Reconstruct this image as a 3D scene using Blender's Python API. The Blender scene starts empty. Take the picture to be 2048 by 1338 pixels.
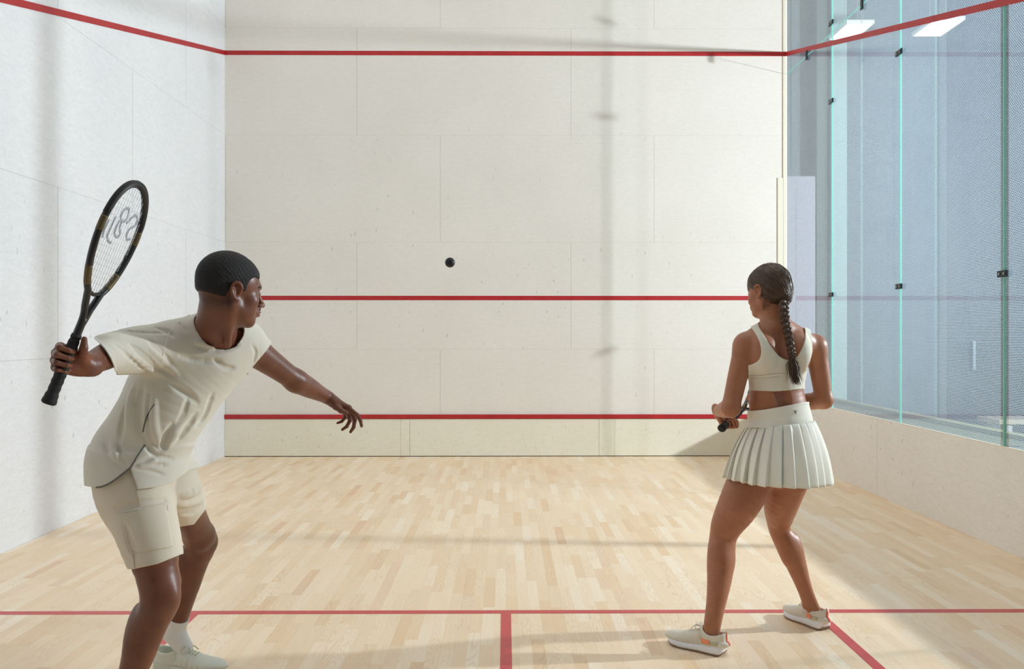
import bpy, bmesh, math, random
import numpy as np
from mathutils import Vector, Matrix
random.seed(7); RNG = np.random.default_rng(11)
SC = bpy.context.scene; COL = SC.collection
PI = math.pi
# ------------------------------------------------------------------ camera (court: front wall y=0, width 6.4, floor z=0)
FPX = 1708.0; CAMY = -9.74; CAMZ = 1.389; YAW = 0.007
cd = bpy.data.cameras.new('camera'); cam = bpy.data.objects.new('camera', cd); COL.objects.link(cam)
cd.sensor_width = 36.0; cd.lens = FPX/2048*36.0; cd.clip_start = 0.05; cd.clip_end = 100
cam.location = (0, CAMY, CAMZ); cam.rotation_euler = (PI/2, 0, -YAW); SC.camera = cam
def W(px, py, d):
    """measured point of the photographed place: viewing direction + distance from the back of the court -> world"""
    x = (px-1024)/FPX*d; z = (669-py)/FPX*d
    return np.array([x*math.cos(YAW)+d*math.sin(YAW), CAMY+d*math.cos(YAW)-x*math.sin(YAW), CAMZ+z])
# ------------------------------------------------------------------ object helpers
def link(name, me, m=None, parent=None, smooth=False):
    o = bpy.data.objects.new(name, me); COL.objects.link(o)
    if m is not None:
        for mm in (m if isinstance(m, (list, tuple)) else [m]): me.materials.append(mm)
    if smooth:
        me.polygons.foreach_set('use_smooth', [True]*len(me.polygons))
    if parent is not None: o.parent = parent
    return o
def tag(o, label=None, cat=None, group=None, kind=None):
    if label: o['label'] = label
    if cat: o['category'] = cat
    if group: o['group'] = group
    if kind: o['kind'] = kind
    return o
def empty(name, loc, label=None, cat=None, group=None, kind=None):
    o = bpy.data.objects.new(name, None); COL.objects.link(o); o.location = loc; o.empty_display_size = .1
    return tag(o, label, cat, group, kind)
def setparent(o, root):
    o.parent = root
    bpy.context.view_layer.update()
    o.matrix_parent_inverse = root.matrix_world.inverted()
def mesh_np(name, v, f):
    me = bpy.data.meshes.new(name)
    v = np.asarray(v, dtype=np.float32); f = np.asarray(f, dtype=np.int32)
    me.vertices.add(len(v)); me.vertices.foreach_set('co', v.ravel())
    n = f.shape[1]
    me.loops.add(f.size); me.loops.foreach_set('vertex_index', f.ravel())
    me.polygons.add(len(f)); me.polygons.foreach_set('loop_start', np.arange(0, f.size, n, dtype=np.int32))
    try: me.polygons.foreach_set('loop_total', np.full(len(f), n, dtype=np.int32))
    except Exception: pass
    me.update(calc_edges=True); me.validate()
    return me
class MB:
    """collects shapes into one mesh"""
    def __init__(s): s.v = []; s.f = []
    def add(s, vs, fs):
        b = len(s.v); s.v += [tuple(map(float, p)) for p in vs]; s.f += [tuple(b+i for i in q) for q in fs]; return s
    def box(s, x0, x1, y0, y1, z0, z1, R=None, o=None):
        vs = [(x, y, z) for x in (x0, x1) for y in (y0, y1) for z in (z0, z1)]
        if R is not None: vs = [tuple(np.asarray(R) @ np.array(p) + (0 if o is None else np.asarray(o))) for p in vs]
        return s.add(vs, [(0, 1, 3, 2), (4, 6, 7, 5), (0, 4, 5, 1), (2, 3, 7, 6), (0, 2, 6, 4), (1, 5, 7, 3)])
    def tube(s, pts, rad, n=6, cap=True, up=None, flat=1.0):
        P = [np.asarray(p, float) for p in pts]; m = len(P)
        if not hasattr(rad, '__len__'): rad = [rad]*m
        t0 = P[1]-P[0]; t0 /= np.linalg.norm(t0)+1e-12
        a = np.array([0, 0, 1.0]) if up is None else np.asarray(up, float)
        if abs(t0@a) > .95 and up is None: a = np.array([1.0, 0, 0])
        nrm = a - t0*(a@t0); nrm /= np.linalg.norm(nrm)+1e-12
        vs = []; fs = []
        for i in range(m):
            t = P[min(i+1, m-1)]-P[max(i-1, 0)]; t /= np.linalg.norm(t)+1e-12
            nrm = nrm - t*(nrm@t); nrm /= np.linalg.norm(nrm)+1e-12
            b = np.cross(t, nrm)
            for k in range(n):
                an = 2*PI*k/n
                vs.append(P[i]+rad[i]*(math.cos(an)*nrm*flat+math.sin(an)*b))
        for i in range(m-1):
            for k in range(n):
                fs.append((i*n+k, i*n+(k+1) % n, (i+1)*n+(k+1) % n, (i+1)*n+k))
        if cap:
            fs.append(tuple(range(n))[::-1]); fs.append(tuple((m-1)*n+k for k in range(n)))
        return s.add(vs, fs)
    def loft(s, rings, closed=True, cap=False):
        n = len(rings[0]); vs = [p for r in rings for p in r]; fs = []
        for i in range(len(rings)-1):
            for k in range(n if closed else n-1):
                fs.append((i*n+k, i*n+(k+1) % n, (i+1)*n+(k+1) % n, (i+1)*n+k))
        if cap:
            fs.append(tuple(range(n))[::-1]); fs.append(tuple((len(rings)-1)*n+k for k in range(n)))
        return s.add(vs, fs)
    def build(s, name, m, parent=None, smooth=False, bevel=0, origin=None, solid=0, subd=0):
        me = bpy.data.meshes.new(name)
        me.from_pydata(s.v, [], s.f)
        bm = bmesh.new(); bm.from_mesh(me); bmesh.ops.recalc_face_normals(bm, faces=bm.faces); bm.to_mesh(me); bm.free()
        o = link(name, me, m, None, smooth)
        if bevel:
            b = o.modifiers.new('bevel', 'BEVEL'); b.width = bevel; b.segments = 3; b.limit_method = 'ANGLE'
        if solid:
            q = o.modifiers.new('solid', 'SOLIDIFY'); q.thickness = solid; q.offset = 0
        if subd:
            q = o.modifiers.new('sub', 'SUBSURF'); q.levels = subd; q.render_levels = subd
        if parent is not None: setparent(o, parent)
        return o
# ------------------------------------------------------------------ node helpers
class NT:
    def __init__(s, name):
        s.m = bpy.data.materials.new(name); s.m.use_nodes = True; s.t = s.m.node_tree; s.t.nodes.clear()
        s.out = s.t.nodes.new('ShaderNodeOutputMaterial')
    def n(s, typ, **kw):
        x = s.t.nodes.new(typ)
        for k, v in kw.items(): setattr(x, k, v)
        return x
    def put(s, sock, v):
        if isinstance(v, bpy.types.NodeSocket): s.t.links.new(v, sock)
        elif v is not None:
            if isinstance(v, (tuple, list)) and len(v) == 3 and sock.type == 'RGBA': v = (*v, 1)
            sock.default_value = v
    def M(s, op, a, b=None, c=None, clamp=False):
        x = s.n('ShaderNodeMath', operation=op, use_clamp=clamp)
        for i, v in enumerate((a, b, c)):
            if v is not None: s.put(x.inputs[i], v)
        return x.outputs[0]
    def pos(s, obj=False):
        return s.n('ShaderNodeTexCoord').outputs['Object'] if obj else s.n('ShaderNodeNewGeometry').outputs['Position']
    def xyz(s, v):
        x = s.n('ShaderNodeSeparateXYZ'); s.put(x.inputs[0], v); return x.outputs
    def comb(s, a, b, c):
        x = s.n('ShaderNodeCombineXYZ')
        for i, v in enumerate((a, b, c)): s.put(x.inputs[i], v)
        return x.outputs[0]
    def noise(s, v, scale, detail=3, rough=.5, dist=0, out=0):
        x = s.n('ShaderNodeTexNoise'); s.put(x.inputs['Vector'], v); x.inputs['Scale'].default_value = scale
        x.inputs['Detail'].default_value = detail; x.inputs['Roughness'].default_value = rough; x.inputs['Distortion'].default_value = dist
        return x.outputs[out]
    def white(s, v, dim='3D', out=0):
        x = s.n('ShaderNodeTexWhiteNoise', noise_dimensions=dim); s.put(x.inputs['Vector'], v); return x.outputs[out]
    def vscale(s, v, sc):
        x = s.n('ShaderNodeVectorMath', operation='MULTIPLY'); s.put(x.inputs[0], v); x.inputs[1].default_value = sc; return x.outputs[0]
    def ramp(s, v, stops, interp='LINEAR'):
        x = s.n('ShaderNodeValToRGB'); s.put(x.inputs[0], v); cr = x.color_ramp; cr.interpolation = interp
        while len(cr.elements) < len(stops): cr.elements.new(.5)
        for e, (p, c) in zip(cr.elements, stops):
            e.position = p; e.color = (*c, 1) if hasattr(c, '__len__') else (c, c, c, 1)
        return x.outputs[0]
    def mr(s, v, a, b, c, d, smooth=False):
        x = s.n('ShaderNodeMapRange'); x.clamp = True
        if smooth: x.interpolation_type = 'SMOOTHSTEP'
        s.put(x.inputs[0], v)
        for i, q in enumerate((a, b, c, d)): x.inputs[i+1].default_value = q
        return x.outputs[0]
    def mix(s, f, a, b, mode='MIX'):
        x = s.n('ShaderNodeMix', data_type='RGBA', blend_type=mode)
        s.put(x.inputs[0], f); s.put(x.inputs[6], a); s.put(x.inputs[7], b); return x.outputs[2]
    def bump(s, h, strength=.3, dist=.001):
        x = s.n('ShaderNodeBump'); s.put(x.inputs['Height'], h); x.inputs['Strength'].default_value = strength; x.inputs['Distance'].default_value = dist
        return x.outputs[0]
    def principled(s, col, rough=.5, normal=None, **kw):
        x = s.n('ShaderNodeBsdfPrincipled'); s.put(x.inputs['Base Color'], col); s.put(x.inputs['Roughness'], rough)
        if normal is not None: s.put(x.inputs['Normal'], normal)
        for k, v in kw.items(): s.put(x.inputs[k.replace('_', ' ')], v)
        s.t.links.new(x.outputs[0], s.out.inputs[0]); return x
def srgb(r, g, b):
    f = lambda c: (c/255/12.92) if c/255 <= .04045 else ((c/255+.055)/1.055)**2.4
    return (f(r), f(g), f(b))
def plain(name, col, rough=.5, **kw):
    t = NT(name); t.principled(col, rough, **kw); return t.m
# ------------------------------------------------------------------ signed-distance modelling (organic shapes as one continuous surface)
def nz(v): v = np.asarray(v, float); return v/(np.linalg.norm(v)+1e-12)
class SDF:
    """D is a grid of distances; shapes are blended in with a smooth union of radius k"""
    def __init__(s, lo, hi, h, far=.06):
        s.h = h; s.lo = np.floor(np.asarray(lo, float)/h)*h; lo = s.lo; s.n = tuple(int(math.ceil((hi[i]-lo[i])/h))+1 for i in range(3))
        s.far = far; s.D = np.full(s.n, far, np.float32)
        s.ax = [s.lo[i]+h*np.arange(s.n[i]) for i in range(3)]
    def sl(s, lo, hi):
        r = []
        for i in range(3):
            a = max(0, int((lo[i]-s.lo[i])/s.h)-1); b = min(s.n[i], int((hi[i]-s.lo[i])/s.h)+3)
            if b <= a: return None
            r.append(slice(a, b))
        return tuple(r)
    def grid(s, q):
        return (s.ax[0][q[0]][:, None, None].astype(np.float32), s.ax[1][q[1]][None, :, None].astype(np.float32), s.ax[2][q[2]][None, None, :].astype(np.float32))
    def put(s, q, d, k, op='u'):
        D = s.D[q]
        if op == 'u':
            if k > 0:
                hh = np.maximum(k-np.abs(D-d), 0)/k; r = np.minimum(D, d)-hh*hh*k*.25
            else: r = np.minimum(D, d)
        elif op == 's':   # subtract
            d = -d
            if k > 0:
                hh = np.maximum(k-np.abs(D-d), 0)/k; r = np.maximum(D, d)+hh*hh*k*.25
            else: r = np.maximum(D, d)
        s.D[q] = r
    def cone(s, a, b, ra, rb, k=.02, flat=None, op='u'):
        """tapered capsule; flat=(direction, factor) makes the section elliptic (factor<1 wider along direction)"""
        a = np.asarray(a, float); b = np.asarray(b, float); rm = max(ra, rb)
        fac = 1.0
        if flat is not None: fac = min(flat[1], 1.0)
        mg = rm/fac+s.far*.6+k
        q = s.sl(np.minimum(a, b)-mg, np.maximum(a, b)+mg)
        if q is None: return s
        X, Y, Z = s.grid(q)
        ba = b-a; L2 = float(ba@ba)
        if L2 < 1e-10: ba = np.array([0, 0, 1e-5]); L2 = 1e-10
        px, py, pz = X-a[0], Y-a[1], Z-a[2]
        t = np.clip((px*ba[0]+py*ba[1]+pz*ba[2])/L2, 0, 1)
        dx, dy, dz = px-t*ba[0], py-t*ba[1], pz-t*ba[2]
        rr = ra+(rb-ra)*t
        if flat is not None:
            n = nz(flat[0]); f = flat[1]; c = dx*n[0]+dy*n[1]+dz*n[2]
            ln = np.sqrt(dx*dx+dy*dy+dz*dz+(f*f-1)*c*c)
            l2 = np.sqrt(dx*dx+dy*dy+dz*dz+(f**4-1)*c*c)+1e-9
            d = ln*(ln-rr)/l2
            d = np.where(ln < rr*.3, -rr*.7+0*ln, d)
        else:
            d = np.sqrt(dx*dx+dy*dy+dz*dz)-rr
        s.put(q, d.astype(np.float32), k, op); return s
    def sph(s, c, r, k=.01, op='u'): return s.cone(c, np.asarray(c, float)+[0, 0, 1e-4], r, r, k, None, op)
    def ell(s, c, rad, ax=None, k=.02, op='u'):
        c = np.asarray(c, float); rad = np.asarray(rad, float); ax = np.eye(3) if ax is None else np.asarray(ax, float)  # rows = axes
        mg = np.sqrt(((ax.T*rad)**2).sum(1))+s.far*.6+k
        q = s.sl(c-mg, c+mg)
        if q is None: return s
        X, Y, Z = s.grid(q); px, py, pz = X-c[0], Y-c[1], Z-c[2]
        k0 = 0; k1 = 0
        for i in range(3):
            u = (px*ax[i][0]+py*ax[i][1]+pz*ax[i][2])/rad[i]
            k0 = k0+u*u; k1 = k1+(u/rad[i])**2
        k0 = np.sqrt(k0); k1 = np.sqrt(k1)+1e-6
        d = np.where(k0 < .25, -rad.min()*.75, k0*(k0-1)/k1)
        s.put(q, d.astype(np.float32), k, op); return s
    def chain(s, pts, rads, k=.02, flat=None, kk=.010):
        P = [np.asarray(p, float) for p in pts]; n = len(P)
        if n > 2:                               # smooth centre line and thickness
            Q = np.array([np.append(p, r) for p, r in zip(P, rads)]); Q = np.vstack([2*Q[0]-Q[1], Q, 2*Q[-1]-Q[-2]]); R = []
            for i in range(1, n):
                a, b, c, d = Q[i-1:i+3]
                for t in np.linspace(0, 1, 5, endpoint=False): R.append(.5*((2*b)+(-a+c)*t+(2*a-5*b+4*c-d)*t*t+(-a+3*b-3*c+d)*t**3))
            R.append(Q[-2]); R = np.array(R)
        else: R = np.array([np.append(p, r) for p, r in zip(P, rads)])
        mg = R[:, 3].max()/(1.0 if flat is None else min(flat[1], 1))+s.far
        lo = np.maximum(R[:, :3].min(0)-mg, s.lo); hi = np.minimum(R[:, :3].max(0)+mg, s.lo+s.h*(np.array(s.n)-1))
        if np.any(hi <= lo): return s
        T = SDF(lo+1e-6, hi, s.h, s.far)
        for i in range(len(R)-1): T.cone(R[i, :3], R[i+1, :3], R[i, 3], R[i+1, 3], 0, flat)
        return s.over(T, 0, k)
    def plane(s, p, n, op='s', k=0):
        """remove everything on the side n points to"""
        n = nz(n)
        for i in range(0, s.n[0], 32):
            q = (slice(i, min(i+32, s.n[0])), slice(0, s.n[1]), slice(0, s.n[2])); X, Y, Z = s.grid(q)
            d = -((X-p[0])*n[0]+(Y-p[1])*n[1]+(Z-p[2])*n[2]); s.put(q, d.astype(np.float32), k, 's')
        return s
    def over(s, o, off, k=0.0):
        """cloth laid over another shape with clearance off (both grids share one lattice)"""
        a = np.round((s.lo-o.lo)/s.h).astype(int); A = []; Bq = []
        for i in range(3):
            l = max(0, a[i]); r = min(o.n[i], a[i]+s.n[i])
            if r <= l: return s
            Bq.append(slice(l, r)); A.append(slice(l-a[i], r-a[i]))
        for i in range(A[0].start, A[0].stop, 32):
            j = min(i+32, A[0].stop); sh = Bq[0].start-A[0].start
            s.put((slice(i, j), A[1], A[2]), o.D[i+sh:j+sh, Bq[1], Bq[2]]-np.float32(off), k)
        return s
    def under(s, o, off):
        """keep this shape at least off below the surface of o, where o reaches"""
        return s
    def shell(s, t):
        """hollow: keep only a skin of thickness t"""
        
        for i in range(0, s.n[0], 32): d = s.D[i:i+32]; s.D[i:i+32] = np.maximum(d, -(d+t))
        return s
    def crop(s, lo, hi):
        q = s.sl(np.asarray(lo, float), np.asarray(hi, float)); o = SDF.__new__(SDF); o.__dict__.update(s.__dict__)
        o.D = s.D[q].copy(); o.n = o.D.shape; o.lo = s.lo+s.h*np.array([k.start for k in q]); o.ax = [s.ax[i][q[i]] for i in range(3)]; return o
    def free(s): s.D = None; return s
    def copy(s):
        o = SDF.__new__(SDF); o.__dict__.update(s.__dict__); o.D = s.D.copy(); return o
    def mesh(s, smooth=0, sharp_fix=False):
        D = s.D; D[0], D[-1] = np.maximum(D[0], .001), np.maximum(D[-1], .001)
        D[:, 0] = np.maximum(D[:, 0], .001); D[:, -1] = np.maximum(D[:, -1], .001); D[:, :, 0] = np.maximum(D[:, :, 0], .001); D[:, :, -1] = np.maximum(D[:, :, -1], .001)
        I = D < 0
        c = I[:-1, :-1, :-1].astype(np.int8)
        for dx in (0, 1):
            for dy in (0, 1):
                for dz in (0, 1):
                    if dx or dy or dz: c += I[dx:dx+I.shape[0]-1, dy:dy+I.shape[1]-1, dz:dz+I.shape[2]-1]
        cells = np.argwhere((c > 0) & (c < 8)); del c
        ny, nzz = s.n[1]-1, s.n[2]-1
        key = (cells[:, 0].astype(np.int64)*ny+cells[:, 1])*nzz+cells[:, 2]
        acc = np.zeros((len(cells), 3)); cnt = np.zeros(len(cells))
        C = [(dx, dy, dz) for dx in (0, 1) for dy in (0, 1) for dz in (0, 1)]
        vals = [D[cells[:, 0]+a, cells[:, 1]+b, cells[:, 2]+e] for a, b, e in C]
        for i in range(8):
            for j in range(i+1, 8):
                if sum(abs(C[i][m]-C[j][m]) for m in range(3)) != 1: continue
                a, b = vals[i], vals[j]; mk = (a < 0) != (b < 0)
                t = np.where(mk, a/np.where(mk, a-b, 1), 0)
                p = np.array(C[i])[None, :]+t[:, None]*(np.array(C[j])-np.array(C[i]))[None, :]
                acc += p*mk[:, None]; cnt += mk
        v = s.lo+(cells+acc/cnt[:, None])*s.h
        faces = []
        def idx(ix):
            k = (ix[:, 0].astype(np.int64)*ny+ix[:, 1])*nzz+ix[:, 2]
            return np.searchsorted(key, k)
        for axis in range(3):
            sl0 = [slice(None)]*3; sl1 = [slice(None)]*3
            sl0[axis] = slice(0, -1); sl1[axis] = slice(1, None)
            A = I[tuple(sl0)]; B = I[tuple(sl1)]
            e = np.argwhere(A != B); flip = A[tuple(e.T)]
            u = [(axis+1) % 3, (axis+2) % 3]
            ok = (e[:, u[0]] > 0) & (e[:, u[1]] > 0); e = e[ok]; flip = flip[ok]
            o = []
            for du, dv in ((-1, -1), (0, -1), (0, 0), (-1, 0)):
                x = e.copy(); x[:, u[0]] += du; x[:, u[1]] += dv; o.append(idx(x))
            f = np.stack(o, 1)
            f[~flip] = f[~flip][:, ::-1]
            faces.append(f)
        f = np.concatenate(faces)
        if smooth:
            ed = np.concatenate([f[:, [0, 1]], f[:, [1, 2]], f[:, [2, 3]], f[:, [3, 0]]])
            for _ in range(smooth):
                for w in (.5, -.52):
                    sm = np.zeros_like(v); ct = np.zeros(len(v))
                    for q in range(3):
                        sm[:, q] = np.bincount(ed[:, 0], v[ed[:, 1], q], len(v))+np.bincount(ed[:, 1], v[ed[:, 0], q], len(v))
                    ct = np.bincount(ed[:, 0], minlength=len(v))+np.bincount(ed[:, 1], minlength=len(v))
                    v = v+w*(sm/ct[:, None]-v)
        return v, f
    def build(s, name, m, parent=None, smooth=0, color=None):
        v, f = s.mesh(smooth)
        me = mesh_np(name, v, f)
        if color is not None:
            at = me.color_attributes.new('tone', 'FLOAT_COLOR', 'POINT')
            c = np.ones((len(v), 4), np.float32); c[:, :3] = color(v); at.data.foreach_set('color', c.ravel())
        o = link(name, me, m, None, True)
        if parent is not None: setparent(o, parent)
        return o
FASTP = False
SKY=0.9; STROBE=1100.0; LAMP=6.9; EXPO=0.06
# ------------------------------------------------------------------ room materials
def wall_mat(name, base, base_low, ax_u, seam, marks, marks_z, bumpk=.35, tone_k=1.0, lowz=None):
    t = NT(name); P = t.pos(); x = t.xyz(P); u = x[ax_u]; z = x[2]
    row = t.M('FLOOR', t.M('DIVIDE', z, 1.22))
    par = t.M('MODULO', row, 2)
    uo = t.M('ADD', u, t.M('ADD', seam[0], t.M('MULTIPLY', par, seam[1]-seam[0])))
    fu = t.M('PINGPONG', uo, 1.22)                       # 0 at every 2.44 m
    fz = t.M('PINGPONG', z, .61)
    s1 = t.mr(fu, .0015, .004, 1, 0); s2 = t.mr(fz, .001, .003, .45, 0)
    if lowz:                                            # the tin / kick board has its own joints
        hi = t.M('GREATER_THAN', z, lowz); s1 = t.M('MULTIPLY', s1, hi)
    sm = t.M('MAXIMUM', s1, s2)
    nb = t.noise(P, 1.1, 3, .5)
    nf = t.noise(P, 60, 4, .6)
    col = t.mix(t.mr(nb, .3, .7, 0, 1), base, base_low)
    # ball scuffs: small crescents
    pv = t.comb(u, z, 0)
    vo = t.n('ShaderNodeTexVoronoi', feature='F1'); t.put(vo.inputs['Vector'], pv); vo.inputs['Scale'].default_value = marks
    vo.inputs['Randomness'].default_value = 1
    cc = t.n('ShaderNodeSeparateColor'); t.put(cc.inputs[0], vo.outputs['Color'])
    d = t.M('DIVIDE', vo.outputs['Distance'], marks)
    sub = t.n('ShaderNodeVectorMath', operation='SUBTRACT'); t.put(sub.inputs[0], t.vscale(pv, (marks, marks, marks))); t.put(sub.inputs[1], t.vscale(vo.outputs['Position'], (marks, marks, marks)))
    dx = t.xyz(t.vscale(sub.outputs[0], (1/marks, 1/marks, 1)))
    r0 = t.M('MULTIPLY_ADD', cc.outputs[0], .012, .010)
    ring = t.mr(t.M('ABSOLUTE', t.M('SUBTRACT', d, r0)), .0005, .0055, 1, 0)
    side = t.mr(t.M('ADD', dx[0], t.M('MULTIPLY', dx[1], t.M('SUBTRACT', cc.outputs[1], .5))), .002, .012, 0, 1)
    area = t.mr(t.noise(P, .55, 2, .5), .34, .56, .25, 1)
    hz = t.mr(z, marks_z[0], marks_z[1], 1, .25)
    vis = t.M('MULTIPLY', t.M('MULTIPLY', t.M('GREATER_THAN', cc.outputs[2], .35), area), hz)
    mk = t.M('MULTIPLY', t.M('MULTIPLY', ring, side), vis)
    sp = t.n('ShaderNodeTexVoronoi', feature='F1'); t.put(sp.inputs['Vector'], pv); sp.inputs['Scale'].default_value = marks*2.6
    sc = t.n('ShaderNodeSeparateColor'); t.put(sc.inputs[0], sp.outputs['Color'])
    dots = t.M('MULTIPLY', t.mr(sp.outputs['Distance'], .03, .10, 1, 0), t.M('GREATER_THAN', sc.outputs[0], .72))
    dots = t.M('MULTIPLY', dots, t.M('MULTIPLY', area, hz))
    col = t.mix(t.M('MULTIPLY', mk, .60*tone_k), col, srgb(120, 116, 108))
    col = t.mix(t.M('MULTIPLY', dots, .30*tone_k), col, srgb(110, 108, 100))
    col = t.mix(t.M('MULTIPLY', sm, .38), col, srgb(120, 112, 96))
    col = t.mix(t.M('MULTIPLY', t.mr(nf, .35, .7, 0, 1), .10), col, srgb(150, 146, 138))
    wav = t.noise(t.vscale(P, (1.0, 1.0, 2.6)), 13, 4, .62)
    col = t.mix(t.M('MULTIPLY', t.mr(wav, .35, .7, 0, 1), .10*tone_k), col, srgb(168, 166, 162))  # shading of the wavy relief put into the colour as well
    h = t.M('ADD', t.M('MULTIPLY', wav, 1.0), t.M('ADD', t.M('MULTIPLY', nf, .4), t.M('MULTIPLY', t.M('ADD', mk, sm), -1.0)))
    t.principled(col, t.mr(nf, .3, .7, .42, .6), t.bump(h, bumpk, .005), Specular_IOR_Level=.35)
    return t.m
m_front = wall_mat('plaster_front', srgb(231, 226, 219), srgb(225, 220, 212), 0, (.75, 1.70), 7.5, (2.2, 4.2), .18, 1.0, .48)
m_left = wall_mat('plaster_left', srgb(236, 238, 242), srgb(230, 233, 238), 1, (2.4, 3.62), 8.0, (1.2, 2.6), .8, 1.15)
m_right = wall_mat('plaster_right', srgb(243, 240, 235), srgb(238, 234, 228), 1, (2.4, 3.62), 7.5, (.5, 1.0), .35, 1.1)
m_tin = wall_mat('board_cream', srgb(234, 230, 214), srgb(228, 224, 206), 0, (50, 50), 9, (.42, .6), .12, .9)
m_ceil = plain('ceiling_white', srgb(232, 230, 226), .8)
t = NT('line_red'); nn = t.noise(t.pos(), 9, 3)
t.principled(t.mix(t.mr(nn, .3, .7, 0, 1), srgb(178, 34, 38), srgb(166, 26, 32)), .45); m_red = t.m
t = NT('line_red_floor'); P = t.pos(); nn = t.noise(P, 40, 4); n2 = t.noise(t.vscale(P, (1, 3, 1)), 14, 2, .5, 1.5)
c = t.mix(t.mr(nn, .3, .7, 0, 1), srgb(206, 74, 74), srgb(196, 60, 62))
t.principled(c, .35); m_redf = t.m
# maple strip floor
t = NT('maple_floor'); P = t.pos(); x = t.xyz(P)
sw = .0575
ci = t.M('FLOOR', t.M('DIVIDE', x[0], sw))
off = t.M('MULTIPLY', t.white(t.comb(ci, 3.1, 0)), 5.0)
ln = t.M('MULTIPLY_ADD', t.white(t.comb(ci, 9.7, 0)), .18, .36)
yy = t.M('DIVIDE', t.M('ADD', x[1], off), ln); ri = t.M('FLOOR', yy)
cell = t.comb(ci, ri, 0)
rnd = t.white(cell); rn2 = t.white(t.comb(ri, ci, 5.0)); rn3 = t.white(t.comb(ci, ri, 11.0))
big = t.noise(P, .6, 2)
basec = t.ramp(rnd, [(0, srgb(232, 202, 164)), (.10, srgb(240, 213, 178)), (.45, srgb(243, 220, 189)), (.78, srgb(246, 226, 197)), (.95, srgb(250, 235, 213)), (1, srgb(230, 194, 158))])
# grain: elongated rings, shifted on every strip
gx = t.M('ADD', t.M('MULTIPLY', x[0], 17), t.M('MULTIPLY', rnd, 40)); gy = t.M('ADD', t.M('MULTIPLY', x[1], 1.5), t.M('MULTIPLY', rn2, 40))
gv = t.comb(gx, gy, 0)
g0 = t.noise(gv, 1.0, 1, .4, .35)
ringv = t.M('PINGPONG', t.M('MULTIPLY', g0, 17.0), .5)
grain = t.mr(ringv, .0, .22, 1, 0)
gs = t.mr(rn3, .2, .8, 0.1, 1)
fine = t.noise(t.comb(t.M('MULTIPLY', gx, 9), gy, 0), 1.5, 4, .6)
c = t.mix(t.M('MULTIPLY', t.M('MULTIPLY', grain, gs), .30), basec, srgb(202, 156, 108))
c = t.mix(t.M('MULTIPLY', t.mr(fine, .45, .8, 0, 1), .22), c, srgb(200, 160, 116))
c = t.mix(t.M('MULTIPLY', t.mr(big, .4, .75, 0, 1), .25), c, srgb(232, 194, 150))
ex = t.M('PINGPONG', x[0], sw/2); ey = t.M('MULTIPLY', t.M('PINGPONG', yy, .5), ln)
gap = t.M('MAXIMUM', t.mr(ex, .0002, .0009, 1, 0), t.mr(ey, .0002, .0009, 1, 0))
c = t.mix(t.M('MULTIPLY', gap, .15), c, srgb(150, 112, 76))
sc_ = t.noise(P, 5, 5, .7)
hh = t.M('ADD', t.M('MULTIPLY', gap, -1.0), t.M('MULTIPLY', fine, .15))
t.principled(c, t.mr(sc_, .3, .7, .30, .46), t.bump(hh, .15, .001), Specular_IOR_Level=.45)
m_floor = t.m
# ------------------------------------------------------------------ room shell
def sbox(name, m, *b, parent=None, bevel=0, kind='structure'):
    o = MB().box(*b).build(name, m, parent, bevel=bevel)
    if parent is None: o['kind'] = kind
    return o
sbox('floor', m_floor, -3.3, 3.3, -10.2, 0.05, -.1, 0)
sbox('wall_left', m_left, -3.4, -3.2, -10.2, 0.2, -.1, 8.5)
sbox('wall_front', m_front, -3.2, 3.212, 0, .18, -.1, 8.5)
sbox('wall_back', plain('back_wall_grey', srgb(120, 122, 124), .7), -3.2, 8.8, -10.2, -10.05, -.1, 8.5)
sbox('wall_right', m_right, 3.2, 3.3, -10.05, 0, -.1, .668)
sbox('ceiling', m_ceil, -3.4, 8.8, -10.2, 2.4, 8.5, 8.6)
# kick board (tin) along the foot of the front wall, three panels with the red top strip
def board(x0, x1): return (x0+.0015, x1-.0015, -.012, -.0005, .008, .425)
tin = empty('tin_board', (0, -.006, 0), 'cream sounding board along the foot of the front wall, red strip on top', 'sounding board')
for x0, x1 in ((-3.2, -1.095), (-1.095, 1.06), (1.06, 3.2)):
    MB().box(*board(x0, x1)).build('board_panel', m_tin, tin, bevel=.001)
for x0, x1 in ((-3.198, -1.0955), (-1.0945, 1.0595), (1.0605, 3.198)):
    pass
MB().box(-3.198, 3.198, -.022, -.0005, .43, .478).build('top_strip', m_red, tin, bevel=.002)
m_dark = plain('gap_dark', srgb(34, 30, 26), .8)
sbox('trim_1', m_dark, -3.2, 3.2, -.008, -.0004, 0.0, .0075)
sbox('trim_2', m_red, -3.2, 3.2, -.0025, .0, 1.78, 1.83)          # service line
sbox('trim_3', m_red, -3.2, 3.2, -.0025, .0, 4.57, 4.62)          # out line
def sloped(name, xw, side):
    mb = MB(); n = 2; y0, y1 = 0.0, -9.75
    z0, z1 = 4.57, 2.13
    xo = xw - side*.003
    vs = []
    for X in (xw, xo):
        for (y, z) in ((y0, z0), (y0, z0+.05), (y1, z1+.05), (y1, z1)): vs.append((X, y, z))
    mb.add(vs, [(0, 1, 2, 3), (7, 6, 5, 4), (0, 4, 5, 1), (1, 5, 6, 2), (2, 6, 7, 3), (3, 7, 4, 0)])
    o = mb.build(name, m_red); o['kind'] = 'structure'
sloped('trim_4', -3.2, -1); sloped('trim_5', 3.2, 1)
# floor lines
sbox('trim_6', m_redf, -3.2, 3.2, -5.49, -5.44, 0, .0012)
sbox('trim_7', m_redf, -.025, .025, -10.05, -5.49, 0, .0012)
for nme, s in (('trim_8', -1), ('trim_9', 1)):
    xa = 1.527*s
    sbox(nme, m_redf, min(xa, xa+s*.05), max(xa, xa+s*.05), -7.09, -5.49, 0, .0012)
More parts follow.
